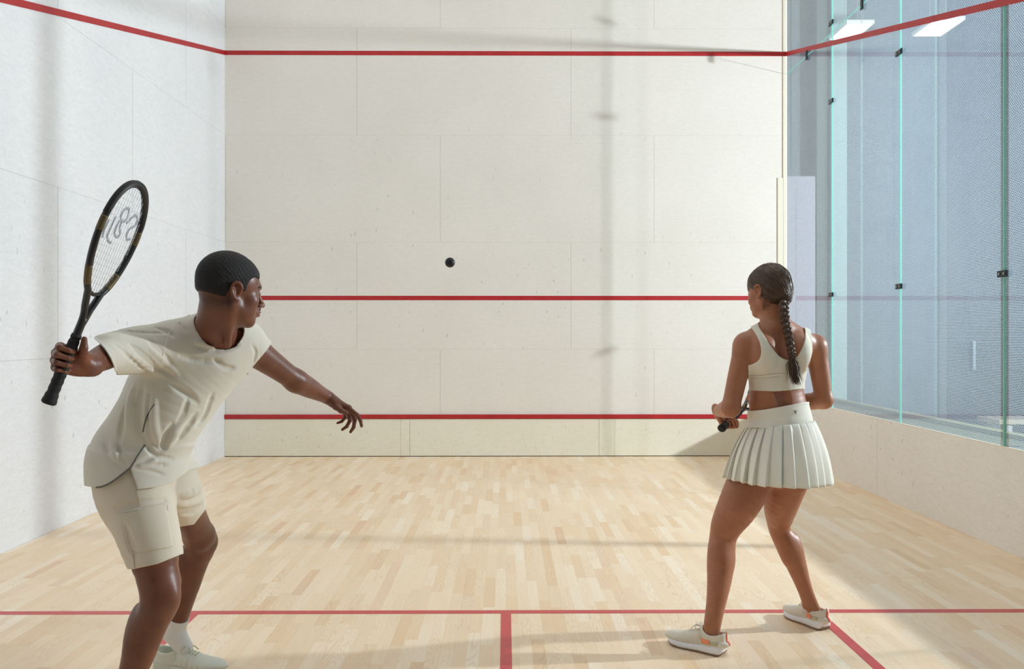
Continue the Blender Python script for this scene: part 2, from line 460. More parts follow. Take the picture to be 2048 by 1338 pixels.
# cream sealing strips in the front right corner
m_seal = plain('seal_cream', srgb(222, 217, 200), .6)
sbox('trim_10', m_seal, 3.165, 3.199, -.012, 0, .48, 4.565)
sbox('trim_11', m_seal, 3.10, 3.164, -.012, 0, .48, 3.18, bevel=.012)
sbox('trim_12', m_seal, 3.165, 3.199, -.012, 0, 4.625, 8.5)
# ------------------------------------------------------------------ glass side wall
def glass_mat(name, frit, dusty=1.0, tint=(.93, .965, .96), refl=1.0):
    t = NT(name); P = t.pos(); x = t.xyz(P)
    tr = t.n('ShaderNodeBsdfTransparent'); tr.inputs[0].default_value = (*tint, 1)
    gl = t.n('ShaderNodeBsdfGlossy'); gl.inputs['Roughness'].default_value = .012; gl.inputs[0].default_value = (1, 1, 1, 1)
    ge = t.n('ShaderNodeNewGeometry'); dt = t.n('ShaderNodeVectorMath', operation='DOT_PRODUCT')
    t.t.links.new(ge.outputs['Incoming'], dt.inputs[0]); t.t.links.new(ge.outputs['Normal'], dt.inputs[1])
    ct = t.M('SUBTRACT', 1, t.M('ABSOLUTE', dt.outputs['Value']), clamp=True)
    f2 = t.M('MULTIPLY_ADD', t.M('POWER', ct, 5), .9, .075, clamp=True)      # reflection of both faces of the sheet
    f2 = t.M('MULTIPLY', f2, refl)
    body = tr.outputs[0]
    dust = t.mr(t.noise(P, 2.2, 6, .7), .45, .85, .015, .10)
    sm = t.n('ShaderNodeTexVoronoi', feature='F1'); t.put(sm.inputs['Vector'], P); sm.inputs['Scale'].default_value = 9
    dust = t.M('ADD', dust, t.M('MULTIPLY', t.mr(sm.outputs['Distance'], .0, .05, 1, 0), .5), clamp=True)
    df = t.n('ShaderNodeBsdfDiffuse'); df.inputs[0].default_value = (*srgb(170, 186, 196), 1)
    tl = t.n('ShaderNodeBsdfTranslucent'); tl.inputs[0].default_value = (*srgb(132, 152, 166), 1)
    ms = t.n('ShaderNodeMixShader'); ms.inputs[0].default_value = .5; t.t.links.new(df.outputs[0], ms.inputs[1]); t.t.links.new(tl.outputs[0], ms.inputs[2])
    dust = t.M('MULTIPLY', dust, dusty)
    if frit:
        per = .0105
        row = t.M('FLOOR', t.M('DIVIDE', x[2], per))
        yo = t.M('ADD', x[1], t.M('MULTIPLY', t.M('MODULO', row, 2), .009))
        fz = t.M('PINGPONG', x[2], per/2); fy = t.M('PINGPONG', yo, .009)
        hole = t.M('MULTIPLY', t.M('GREATER_THAN', fz, per*.16), t.M('GREATER_THAN', fy, .0018))   # 1 = clear slot
        fa = t.M('SUBTRACT', 1, hole)
        fa = t.M('MULTIPLY', fa, frit)
        dust = t.M('MAXIMUM', dust, fa)
    m2 = t.n('ShaderNodeMixShader'); t.put(m2.inputs[0], dust); t.t.links.new(body, m2.inputs[1]); t.t.links.new(ms.outputs[0], m2.inputs[2])
    m3 = t.n('ShaderNodeMixShader'); t.put(m3.inputs[0], f2); t.t.links.new(m2.outputs[0], m3.inputs[1]); t.t.links.new(gl.outputs[0], m3.inputs[2])
    t.t.links.new(m3.outputs[0], t.out.inputs[0]); return t.m
m_glass0 = glass_mat('glass_clear', .6); m_glass1 = glass_mat('glass_fritted', .9)
t = NT('glass_edge'); P = t.pos()
tr = t.n('ShaderNodeBsdfTransparent'); tr.inputs[0].default_value = (*srgb(170, 235, 228), 1)
pb = t.principled(srgb(184, 244, 236), .15, None, Specular_IOR_Level=.8)
mx = t.n('ShaderNodeMixShader'); mx.inputs[0].default_value = .55; t.t.links.new(tr.outputs[0], mx.inputs[1]); t.t.links.new(pb.outputs[0], mx.inputs[2]); t.t.links.new(mx.outputs[0], t.out.inputs[0]); m_edge = t.m
t = NT('glass_edge_pale'); tr = t.n('ShaderNodeBsdfTransparent'); pb = t.principled(srgb(176, 214, 214), .2)
mx = t.n('ShaderNodeMixShader'); mx.inputs[0].default_value = .18; t.t.links.new(tr.outputs[0], mx.inputs[1]); t.t.links.new(pb.outputs[0], mx.inputs[2]); t.t.links.new(mx.outputs[0], t.out.inputs[0]); m_edge2 = t.m
m_clip = plain('clip_dark_steel', srgb(40, 52, 52), .35, Metallic=.6)
m_bolt = plain('bolt_steel', srgb(150, 165, 165), .3, Metallic=1.0)
ys = [0.0, -1.37, -2.82, -4.27, -5.72, -7.17, -8.62, -10.05]
XG = 3.206
wn = 0
for i in range(len(ys)-1):
    ya, yb = ys[i], ys[i+1]
    for (z0, z1) in ((.672, 4.352), (4.36, 8.5)):
        wn += 1
        # a single sheet of pane surface (its thickness is carried by the edge bars)
        me = bpy.data.meshes.new('pane'); me.from_pydata([(XG, ya-.006, z0), (XG, yb+.006, z0), (XG, yb+.006, z1), (XG, ya-.006, z1)], [], [(0, 1, 2, 3)])
        w = link('window_%d' % wn, me, m_glass0 if i == 0 else m_glass1); w['kind'] = 'structure'
        MB().box(3.2, 3.214, yb+.0005, yb+.007, z0, z1).build('glass_edge', m_edge, w)
        if i > 0: MB().box(3.2, 3.214, ya-.007, ya-.0005, z0, z1).build('glass_edge', m_edge, w)
        if z0 > 4: MB().box(3.2, 3.213, yb+.007, ya-.007, z0-.003, z0+.001).build('glass_edge', m_edge, w)
# glass fins stiffening the wall behind every joint
m_fin = glass_mat('glass_fin', 0, 0.0, (.96, .985, .98), .02)
for i in range(1, len(ys)-1):
    f = MB().add([(3.2145, ys[i], .69), (3.49, ys[i], .69), (3.49, ys[i], 8.5), (3.2145, ys[i], 8.5)], [(0, 1, 2, 3)]).build('trim_%d' % (40+i), m_fin); f['kind'] = 'structure'
    MB().box(3.49, 3.502, ys[i]-.006, ys[i]+.006, .69, 8.5).build('glass_edge', m_edge2, f)
def clip(parent, y, z, vert):
    mb = MB()
    a, b = (.022, .05) if vert else (.052, .022)
    c = MB().box(3.186, 3.2, y-a, y+a, z-b, z+b).build('glass_clip', m_clip, parent, bevel=.003)
    bb = MB()
    for s in (-1, 1):
        yy_, zz_ = (y, z+s*b*.5) if vert else (y+s*a*.5, z)
        bb.tube([(3.187, yy_, zz_), (3.182, yy_, zz_)], .009, 10)
    bb.build('bolt', m_bolt, c)
wd = {o.name: o for o in COL.objects}
for i in range(1, len(ys)-1):
    for z in (1.78, 3.68): clip(wd['window_%d' % (2*i-1)], ys[i], z, False)
    clip(wd['window_%d' % (2*i)], ys[i], 4.45, False)
for i in range(len(ys)-1):
    clip(wd['window_%d' % (2*i+2)], (ys[i]+ys[i+1])/2, 4.356, True)
sbox('trim_13', plain('rail_cream', srgb(235, 232, 220), .4), 3.199, 3.214, -10.05, 0, .664, .6715)
# ------------------------------------------------------------------ gallery outside the glass
t = NT('gallery_plaster'); P = t.pos(); nb = t.noise(P, 2.5, 5, .65)
t.principled(t.mix(t.mr(nb, .3, .7, 0, 1), srgb(98, 114, 122), srgb(82, 98, 108)), .8, t.bump(t.noise(P, 30, 4), .2, .004)); m_gal = t.m
m_galdk = plain('gallery_pillar', srgb(84, 98, 98), .8)
m_pale = plain('gallery_pale', srgb(160, 188, 190), .7)
m_lilac = plain('gallery_lilac', srgb(140, 142, 158), .7)
m_ledge = plain('ledge_olive', srgb(84, 86, 58), .7)
m_ledge2 = plain('ledge_lip', srgb(132, 128, 92), .6)
t = NT('gallery_floor'); P = t.pos()
t.principled(t.mix(t.mr(t.noise(P, 3, 4), .3, .7, 0, 1), srgb(206, 192, 168), srgb(190, 176, 152)), .6); m_gfl = t.m
m_post = plain('facade_post', srgb(150, 156, 158), .6)
m_gdark = plain('gallery_dark_fill', srgb(30, 38, 46), .5)
# end wall, with pilasters, panels and an added dark door
EY = 2.2
sbox('wall_end', m_gal, 3.3, 8.8, EY, EY+.15, -.1, 8.5)
sbox('trim_14', m_galdk, 4.265, 4.40, EY-.25, EY, -.1, 8.5)
sbox('trim_15', m_pale, 4.52, 4.74, EY-.10, EY, -.1, 8.5)
sbox('trim_50', m_post, 3.56, 3.64, -4.34, -4.27, 0, 8.5)  # unseen post, added to cast a shadow band on the left wall
sbox('trim_16', m_lilac, 3.39, 3.753, .6, .65, -.1, 3.31)
#sbox('trim_17', m_gal, 3.30, 3.50, .2, .4, -.1, 8.5)
sbox('floor_gallery', m_gfl, 3.3, 8.8, -10.2, EY, -.1, 0.0)
sbox('trim_18', m_ledge, 3.3, 3.62, -10.05, .2, 0.0, .655)
sbox('trim_51', m_ledge, 3.216, 3.31, -10.05, -.002, .668, .6705)
sbox('trim_19', m_ledge2, 3.58, 3.66, -10.05, .2, .655, .685)
# made-up door (frame, leaf, handle), put in to darken the view at right
dr = MB().box(6.15, 8.6, EY-.03, EY, 0, 6.6).build('added_door', m_gdark); dr['kind'] = 'structure'
MB().box(6.05, 6.15, EY-.06, EY, 0, 6.7).build('added_door_frame', m_galdk, dr)
MB().box(8.6, 8.7, EY-.06, EY, 0, 6.7).build('added_door_frame', m_galdk, dr)
MB().box(6.15, 8.6, EY-.06, EY, 6.6, 6.7).build('added_door_frame', m_galdk, dr)
MB().box(6.5, 6.54, EY-.10, EY-.03, .9, 1.3).build('added_door_handle', m_bolt, dr)
# facade of the gallery: tall window openings between posts (daylight comes through here)
SH = 2.3
pi = 20
for y, w_ in ((-8.4, .085), (-1.2, .085), (.9, .085)):
    sbox('trim_%d' % pi, m_post, 8.6, 8.76, y-w_, y+w_, -.1, 8.5); pi += 1
sbox('trim_%d' % pi, m_post, 8.6, 8.76, -10.2, EY, -.1, .45); pi += 1
sbox('trim_%d' % pi, m_post, 8.62, 8.74, -10.2, EY, 5.75, 8.5); pi += 1
# bench in the gallery
bt = empty('gallery_bench', (6.3, -.3, 0), 'pale bench on the gallery floor beyond the glass wall', 'bench')
m_bn = plain('bench_pale', srgb(150, 140, 122), .7)
MB().box(5.3, 7.2, -.6, -.15, .42, .47).build('seat', m_bn, bt, bevel=.01)
for xx in (5.4, 7.05): MB().box(xx, xx+.06, -.57, -.18, 0, .42).build('leg', m_post, bt, bevel=.004)
# ceiling light fittings
def lamp(name, x, y, z, sx, sy, power, col, label, rot=0):
    r = empty(name, (x, y, z), label, 'ceiling light')
    MB().box(x-sx/2-.02, x+sx/2+.02, y-sy/2-.02, y+sy/2+.02, z+.005, z+.05).build('housing', m_ceil, r)
    t = NT('lamp_diffuser'); e = t.n('ShaderNodeEmission'); e.inputs[0].default_value = (*col, 1); e.inputs[1].default_value = power
    t.t.links.new(e.outputs[0], t.out.inputs[0])
    MB().box(x-sx/2, x+sx/2, y-sy/2, y+sy/2, z, z+.004).build('diffuser', t.m, r)
    if z < 8:
        for q in (-.2, .2): MB().tube([(x, y+q, z+.05), (x, y+q, 8.5)], .004, 6).build('cable', m_post, r)
WARM = (1.0, .925, .83)
for (x, y, w) in ((-1.6, -2.0, 'above the front left of the court'), (1.6, -2.0, 'above the front right of the court'), (-1.6, -5.2, 'above the middle left of the court'),
               (1.6, -5.2, 'above the middle right of the court'), (-1.6, -8.2, 'above the back left of the court'), (1.6, -8.2, 'above the back right of the court')):
    lamp('ceiling_light', x, y, 8.43, .6, 1.5, LAMP, WARM, 'white rectangular light fitting on the ceiling '+w)
# hanging panels in the gallery, seen through the glass
lamp('gallery_light', 4.35, 1.0, 5.2, .30, .55, 9, (1, 1, .97), 'bright hanging panel light beyond the glass, the left one')
lamp('gallery_light', 5.45, 1.0, 5.25, .34, .55, 9, (1, 1, .97), 'bright hanging panel light beyond the glass, the right one')
# ------------------------------------------------------------------ daylight and strobe
wd_ = bpy.data.worlds.new('world'); SC.world = wd_; wd_.use_nodes = True
bg = wd_.node_tree.nodes['Background']; bg.inputs[0].default_value = (.72, .86, 1.0, 1); bg.inputs[1].default_value = SKY
la = bpy.data.lights.new('window_portal', 'AREA'); la.shape = 'RECTANGLE'; la.size = 12.2; la.size_y = 8.0; la.cycles.is_portal = True
po = bpy.data.objects.new('window_portal', la); COL.objects.link(po); po.location = (8.85, -4.0, 4.4); po.rotation_euler = (0, PI/2, 0)
po.rotation_euler = (PI/2, 0, PI/2)
sl = bpy.data.lights.new('strobe_lamp', 'AREA'); sl.shape = 'DISK'; sl.size = .24; sl.energy = STROBE; sl.color = (.90, .95, 1.0)  # unseen studio strobe in the gallery, throws the hard light from the right
so = bpy.data.objects.new('strobe_lamp', sl); COL.objects.link(so); so.location = (8.17, -4.68, 3.2)
so.rotation_euler = (Vector((-3.2, -3.6, 2.0))-so.location).to_track_quat('-Z', 'Y').to_euler()
SC.view_settings.view_transform = 'Standard'; SC.view_settings.look = 'None'; SC.view_settings.gamma = 1
SC.view_settings.exposure = EXPO; SC.view_settings.use_curve_mapping = False
cy = SC.cycles; cy.max_bounces = 10; cy.diffuse_bounces = 6; cy.transparent_max_bounces = 16; cy.sample_clamp_indirect = 6; cy.caustics_reflective = False; cy.caustics_refractive = False
# ball
bm_ = MB(); n1, n2 = 32, 16
rs = [[(math.sin(PI*i/n2)*math.cos(2*PI*k/n1)*.02, math.sin(PI*i/n2)*math.sin(2*PI*k/n1)*.02, math.cos(PI*i/n2)*.02) for k in range(n1)] for i in range(1, n2)]
bm_.loft(rs, cap=True)
t = NT('ball_rubber'); t.principled(srgb(22, 23, 27), .55, t.bump(t.noise(t.pos(True), 300, 3), .5, .0006)); m_ball = t.m
bo = bm_.build('squash_ball', m_ball, smooth=True); bo.location = W(900, 525, 3.4)
tag(bo, 'small black rubber squash ball in mid-air before the front wall', 'ball')
# ------------------------------------------------------------------ body building helpers
def proj(P):
    """world -> picture position and distance (numpy arrays)"""
    x = P[..., 0]; y = P[..., 1]-CAMY; z = P[..., 2]-CAMZ
    cx = x*math.cos(YAW)-y*math.sin(YAW); d = y*math.cos(YAW)+x*math.sin(YAW)
    return 1024+cx/d*FPX, 669-z/d*FPX, d
def poly_sd(px, py, poly):
    """signed distance in px units, negative inside"""
    poly = np.asarray(poly, float); n = len(poly)
    best = np.full(px.shape, 1e9); inside = np.zeros(px.shape, bool)
    for i in range(n):
        a = poly[i]; b = poly[(i+1) % n]; e = b-a
        wx, wy = px-a[0], py-a[1]
        t = np.clip((wx*e[0]+wy*e[1])/(e@e+1e-9), 0, 1)
        best = np.minimum(best, (wx-t*e[0])**2+(wy-t*e[1])**2)
        c = (a[1] > py) != (b[1] > py)
        with np.errstate(divide='ignore', invalid='ignore'):
            inside ^= c & (px < (b[0]-a[0])*(py-a[1])/(b[1]-a[1]+1e-12)+a[0])
    return np.where(inside, -np.sqrt(best), np.sqrt(best))
def smooth_poly(pts, it=2):
    p = np.asarray(pts, float)
    for _ in range(it):
        q = np.roll(p, -1, 0); p = np.stack([p*.75+q*.25, p*.25+q*.75], 1).reshape(-1, 2)
    return p
def cut_poly(S, poly, keep_inside=False, side=None, k=0, smooth=2):
    """pattern-cut a garment: remove (or keep) the cloth inside an outline; side=(point, normal) limits the cut to that side of a plane"""
    poly = smooth_poly(poly, smooth) if smooth else np.asarray(poly, float)
    for x0 in range(0, S.n[0], 8):
        m = np.argwhere(S.D[x0:x0+8] < S.far*.9)
        if not len(m): continue
        m[:, 0] += x0; P = S.lo+m*S.h
        px, py, d = proj(P)
        sd = poly_sd(px, py, poly)*d/FPX
        if not keep_inside: sd = -sd
        if side is not None:
            pl = -((P-np.asarray(side[0]))@nz(side[1]))   # negative on the side the normal points to
            sd = np.minimum(sd, -pl)
        i = tuple(m.T); S.D[i] = np.maximum(S.D[i], sd.astype(np.float32))
    return S
def hit(S, px, py, d0=2.0, d1=4.8, back=0.0):
    """where the line of sight meets the surface"""
    a = W(px, py, d0); b = W(px, py, d1); n = int((d1-d0)/(S.h*.5)); ts = np.linspace(0, 1, n)[:, None]
    P = a+(b-a)*ts; I = (P-S.lo)/S.h; i = np.round(I).astype(int)
    ok = np.all((i >= 1) & (i < np.array(S.n)-1), 1)
    v = np.full(n, 1.0); ii = i[ok]; v[ok] = S.D[ii[:, 0], ii[:, 1], ii[:, 2]]
    k = np.argmax(v < 0)
    if not (v < 0).any(): k = int(np.argmin(v))
    p = P[k]; dirv = nz(b-a)
    return p-dirv*back
def spl(pts, n=8):
    """smooth curve through points"""
    P = [np.asarray(p, float) for p in pts]
    if len(P) < 3: return [P[0]+(P[1]-P[0])*t for t in np.linspace(0, 1, n)]
    Q = [2*P[0]-P[1]]+P+[2*P[-1]-P[-2]]; out = []
    for i in range(1, len(Q)-2):
        a, b, c, d = Q[i-1:i+3]
        for t in np.linspace(0, 1, n, endpoint=False):
            out.append(.5*((2*b)+(-a+c)*t+(2*a-5*b+4*c-d)*t*t+(-a+3*b-3*c+d)*t**3))
    out.append(P[-1]); return out
def crease(S, pix, r, k=.012, op='s', inset=None, n=4, d0=2.0, d1=4.8):
    """fold in cloth following a line on its surface: op 's' presses a valley, 'u' raises a ridge"""
    pts = [hit(S, x, y, d0, d1) for x, y in spl([np.array(p, float) for p in pix], n)]
    inset = (-r*.45 if op == 's' else r*.55) if inset is None else inset
    m = len(pts)
    dirs = [nz(p-np.array([0, CAMY, CAMZ])) for p in pts]
    for i in range(m-1):
        w = lambda j: .25+.75*math.sin(PI*(j+.5)/(m+.0))
        S.cone(pts[i]+dirs[i]*inset, pts[i+1]+dirs[i+1]*inset, r*w(i), r*w(i+1), k, None, op)
def frame(f, u):
    f = nz(f); u = np.asarray(u, float); u = nz(u-f*(u@f)); l = np.cross(u, f)   # l = person's left
    return np.array([l, f, u])
def head(S, c, f, u, sc=1.0, fem=False):
    """face, skull and ears; local axes x=left, y=forward, z=up, origin between the ears"""
    R = frame(f, u); T = lambda x, y, z: np.asarray(c)+(R.T@np.array([x, y, z]))*sc
    E = lambda p, r, k, ax=None, op='u': S.ell(T(*p), np.array(r)*sc, R if ax is None else ax, k*sc, op)
    Cn = lambda a, b, ra, rb, k, op='u', flat=None: S.cone(T(*a), T(*b), ra*sc, rb*sc, k*sc, flat, op)
    E((0, -.012, .036), (.0755, .097, .086), .02)
    E((0, .030, .030), (.066, .060, .066), .02)
    E((0, .040, -.030), (.056, .052, .075), .025)
    jw = .050 if fem else .056
    for s in (1, -1):
        Cn((s*jw, -.004, -.040), (s*.022, .070, -.092), .015, .014, .022)       # jaw line
        E((s*.044, .058, -.024), (.019, .022, .020), .020)                   # cheekbone
        E((s*.040, .045, -.055), (.018, .028, .030), .020)
    E((0, .076, -.095), (.021 if not fem else .017, .017, .016), .016)        # chin
    E((0, .055, -.070), (.036, .036, .034), .02)
    Cn((-.028, .083, .022), (.028, .083, .022), .0115 if not fem else .009, .0115 if not fem else .009, .014)   # brow
    for s in (1, -1):
        S.ell(T(s*.032, .096, .003), np.array((.017, .012, .011))*sc, R, .010*sc, 's')      # eye socket
        E((s*.032, .079, .001), (.0135, .0125, .0115), .003)                # lid / eyeball mass
        Cn((s*.020, .091, .004), (s*.044, .083, .003), .0022, .0018, .003)     # upper lid fold
    Cn((0, .092, .012), (0, .112, -.026), .0068, .0088, .008)              # nose bridge
    E((0, .116, -.032), (.0100 if fem else .0120, .0105, .0092), .006)
    for s in (1, -1):
        E((s*.0125, .104, -.036), (.0075, .0095, .0072), .005)
        S.sph(T(s*.0065, .112, -.043), .0034*sc, .002*sc, 's')
    E((0, .090, -.058), (.027, .017, .018), .012)                        # muzzle
    E((0, .1045, -.0565), (.0195, .0080, .0052), .004)                    # upper lip
    E((0, .1025, -.0675), (.0175, .0085, .0060), .004)                    # lower lip
    Cn((-.021, .108, -.0617), (.021, .108, -.0617), .0012, .0012, .002, 's')
    for s in (1, -1):                                                 # ears
        ax = frame(R.T@np.array([s*.30, 1, .0]), R.T@np.array([0, -.22, 1]))
        o = T(s*.0765, -.010, -.004)
        L = lambda x, y, z: o+(ax.T@np.array([x*s, y, z]))*sc
        pts = [(0.000, .010, -.006), (.004, .014, .012), (.008, .006, .028), (.010, -.008, .030), (.010, -.017, .018), (.009, -.017, .002), (.005, -.009, -.014), (.002, .002, -.026), (0, .008, -.024)]
        pts = spl([L(*p) for p in pts], 3)
        for i in range(len(pts)-1): S.cone(pts[i], pts[i+1], .0042*sc, .0042*sc, .003*sc)
        S.ell(L(.001, -.002, .003), np.array((.0055, .013, .026))*sc, ax, .004*sc)
        S.ell(L(.011, .000, .002), np.array((.0075, .0068, .013))*sc, ax, .003*sc, 's')
        S.cone(L(.006, -.006, -.006), L(.006, -.009, .016), .0025*sc, .0025*sc, .002*sc)
        S.ell(L(.004, .009, -.001), np.array((.004, .004, .006))*sc, ax, .002*sc)
    return R, T
def hand(S, wrist, y, z, right, sc, curls, thumb, spread=(.10, .03, -.04, -.12), rad=1.0):
    """palm, four fingers bent at three joints and a thumb; y along the palm, z out of the palm"""
    y = nz(y); z = np.asarray(z, float); z = nz(z-y*(z@y)); x = np.cross(y, z)*(1 if right else -1)
    L = lambda a, b, c: np.asarray(wrist)+(x*a+y*b+z*c)*sc
    kn = [(.031, .093), (.0105, .097), (-.0105, .092), (-.030, .082)]
    lens = [(.044, .026, .021), (.048, .030, .022), (.045, .028, .022), (.035, .021, .019)]
    rr = [(.0098, .0086, .0072), (.0100, .0088, .0074), (.0094, .0083, .0070), (.0084, .0074, .0062)]
    S.cone(L(0, -.02, 0), L(0, .030, 0), .028*sc*.92, .030*sc, .02*sc, (z, 1.45))
    for (kx, ky) in kn:
        S.cone(L(kx*.55, .018, 0), L(kx, ky-.004, -.001), .0150*sc, .0125*sc, .012*sc)
    S.ell(L(-.022, .040, .009), np.array((.016, .036, .012))*sc, np.array([x, y, z]), .014*sc)   # heel of the hand
    S.ell(L(.024, .042, .011), np.array((.015, .028, .014))*sc, np.array([x, y, z]), .014*sc)    # ball of the thumb
    tips = []
    for i, (kx, ky) in enumerate(kn):
        p = L(kx, ky, -.001); ang = 0; c = curls[i]
        d0 = nz(y+x*spread[i])
        S.sph(p-z*.002*sc, .0112*sc*rad, .006*sc)
        for j in range(3):
            ang += math.radians(c[j]); dv = d0*math.cos(ang)+z*math.sin(ang)
            q = p+dv*lens[i][j]*sc
            ra = rr[i][j]*sc*rad; rb = (rr[i][min(j+1, 2)] if j < 2 else rr[i][2]*.86)*sc*rad
            S.cone(p, q, ra, rb, .003*sc)
            p = q
        tips.append((p, dv))
    tp = [L(*t) for t in thumb]
    tr = (.0150, .0118, .0104, .0080)
    for i in range(len(tp)-1): S.cone(tp[i], tp[i+1], tr[i]*sc*rad, tr[i+1]*sc*rad, .006*sc if i else .014*sc)
    return L, x, y, z, tips
def limb(S, pts, rads, k=.02): return S.chain(pts, rads, k)
def shoe(root, heel, toe, up, sc, mats, fem, wid=1.0):
    """sports shoe from swept outlines; heel/toe = ends of the sole on the floor"""
    heel = np.asarray(heel, float); toe = np.asarray(toe, float)
    y = toe-heel; Ln = np.linalg.norm(y); y = y/Ln; up = np.asarray(up, float); z = nz(up-y*(up@y)); x = np.cross(y, z)
    P = lambda a, b, c: heel+x*a+y*b*Ln+z*c
    e = empty('shoe', tuple(heel))
    e.parent = root; bpy.context.view_layer.update(); e.matrix_parent_inverse = root.matrix_world.inverted()
    # t along the shoe: half width, sole bottom lift, sole top, upper top
    st = [(0.00, .022, .016, .046, .056), (.02, .032, .006, .047, .076), (.06, .038, .001, .046, .084), (.15, .041, 0, .044, .084), (.27, .040, 0, .039, .080), (.38, .039, .001, .035, .088),
          (.50, .041, .001, .032, .084), (.62, .045, 0, .030, .075), (.74, .047, 0, .030, .066), (.85, .045, .003, .031, .060), (.93, .038, .008, .033, .055), (.98, .026, .013, .034, .048), (1.0, .013, .018, .033, .040)]
    n = 28
    def sole_ring(t, w, b, tp, flare=1.0):
        r = []
        for k in range(n):
            a = 2*PI*k/n; ca, sa = math.cos(a), math.sin(a)
            xx = w*(abs(ca)**.55)*(1 if ca >= 0 else -1)*flare; zz = (b+tp)/2+(tp-b)/2*(abs(sa)**.5)*(1 if sa >= 0 else -1)
            r.append(P(xx*(1+.06*(sa < 0)), t, zz))
        return r
    ts = .5-.5*np.cos(np.linspace(0, 1, 40)*PI); A = np.array(st)
    # smooth resample of the stations
    def samp(t):
        r = [float(np.interp(t, A[:, 0], A[:, j])) for j in range(1, 5)]; r[0] *= wid
        if .0 < t < .42: r[3] = min(r[3], .062)
        return r
    MBs = MB(); MBs.loft([sole_ring(t, samp(t)[0]*1.06, samp(t)[1]+.004, samp(t)[2]+.002) for t in ts], cap=True)
    mid = MBs.build('midsole', mats['mid'], None, True); setparent(mid, e)
    MBo = MB(); MBo.loft([sole_ring(t, samp(t)[0]*1.0, samp(t)[1], samp(t)[1]+.007) for t in ts[1:-1]], cap=True)
    ou = MBo.build('outsole', mats['out'], None, True); setparent(ou, e)
    # upper: a collar opening between t=.03 and .42
    lo = P(-.08, -.1, -.01); hi = P(.08, 1.1, .14)
    cs = np.array([P(a, b, c) for a in (-.08, .08) for b in (-.12, 1.12) for c in (-.02, .17)])
    S = SDF(cs.min(0), cs.max(0), .0022, .03)
    for i in range(len(ts)-1):
        w0, b0, t0, u0 = samp(ts[i]); w1, b1, t1, u1 = samp(ts[i+1])
        if i % 2: continue
        r0 = min(w0, (u0-t0)*.5+.02)*.92; 
        S.ell(P(0, ts[i], t0+(u0-t0)*.28), (max(w0*.97, .006), .020, max((u0-t0)*.74, .006)), np.array([x, y, z]), .012)
    # tongue, collar wall around the foot, then the opening
    S.cone(P(0, .42, .062), P(0, .345, .114), .026*wid, .020*wid, .014, (nz(y*.6+z*.6), 2.6))
    S.cone(P(0, .60, .052), P(0, .42, .070), .028, .030, .02, (z, 1.8))
    ring = []
    for i_ in range(28):
        w_ = 2*PI*i_/28; tt = .20+.205*math.cos(w_); xx = .0345*wid*math.sin(w_)
        back_ = (1-math.cos(w_))/2; frt = (1+math.cos(w_))/2
        zc = .074+.018*back_**3+.030*frt**4
        ring.append((P(xx, tt, zc), P(xx*.98, tt, .040)))
    for i_ in range(28):
        p0, q0 = ring[i_]; p1, q1 = ring[(i_+1) % 28]
        S.cone(p0, q0, .0052, .0075, .004); S.cone((p0+p1)/2, (q0+q1)/2, .0050, .0075, .004); S.cone(p0, p1, .0056, .0056, .002)
    S.cone(P(0, .195, .050), P(0, .205, .20), .0290*wid, .0300*wid, .003, (y, .60), 's')
    S.cone(P(0, .26, .128), P(0, .10, .150), .034*wid, .05*wid, .004, None, 's')
    S.plane(P(0, 0, .014), -z)
    up_ = S.build('upper', mats['up'], None, 1); setparent(up_, e)
    def onsurf(a, b, c, off=.001):
        """march from outside (a = ±side) onto the upper"""
        s0 = P(a, b, c); tgt = P(0, b, c); 
        for t_ in np.linspace(0, 1, 160):
            p = s0+(tgt-s0)*t_; i = np.round((p-S.lo)/S.h).astype(int)
            if np.all(i > 0) and np.all(i < np.array(S.n)-1) and S.D[tuple(i)] < 0: return p-nz(tgt-s0)*off
        return tgt
    # laces
    for q in range(5):
        b = .43+q*.045; pts = []
        for a in np.linspace(-.018, .018, 7):
            s0 = P(a, b+a*.35, .13); p = s0
            for t_ in np.linspace(0, 1, 120):
                p = s0-z*.11*t_; i = np.round((p-S.lo)/S.h).astype(int)
                if S.D[tuple(np.clip(i, 0, np.array(S.n)-1))] < 0: break
            pts.append(p+z*.0022)
        MB().tube(pts, .0024, 6).build('lace', mats['lace'], e, True)
    kb = P(0, .42, .104)
    for s in (1, -1):
        MB().tube(spl([kb, P(s*.020, .48, .114), P(s*.038, .45, .100), P(s*.024, .42, .094), kb], 6), .0022, 6).build('lace', mats['lace'], e, True)
        MB().tube(spl([kb, P(s*.014, .52, .104), P(s*.030, .57, .084)], 6), .0020, 6).build('lace', mats['lace'], e, True)
    if mats.get('patch'):
        for s in (1, -1):
            rows = [[onsurf(s*.07, b+(c-.045)*.8, c, .0014) for b in np.linspace(.19, .35, 7)] for c in np.linspace(.046, .064, 4)]
            mb = MB(); mb.loft(rows, closed=False); mb.build('side_patch', mats['patch'], e, True, solid=.0012)
            rows = [[onsurf(s*.07, b, c, .0012) for b in np.linspace(.06, .19, 7)] for c in np.linspace(.047, .062, 3)]
            mb = MB(); mb.loft(rows, closed=False); mb.build('heel_strap', mats['strap'], e, True, solid=.001)
        def back(a, c):
            s0 = P(a, -.15, c)
            for t_ in np.linspace(0, 1, 120):
                p = s0+y*.09*t_; i = np.round((p-S.lo)/S.h).astype(int)
                if np.all(i > 0) and np.all(i < np.array(S.n)-1) and S.D[tuple(i)] < 0: return p-y*.0015
            return P(a, 0, c)
        rows = [[back(a, c) for a in np.linspace(-.006, .006, 3)] for c in np.linspace(.048, .090, 8)]
        mb = MB(); mb.loft(rows, closed=False); mb.build('heel_stripe', mats['stripe'], e, True, solid=.0012)
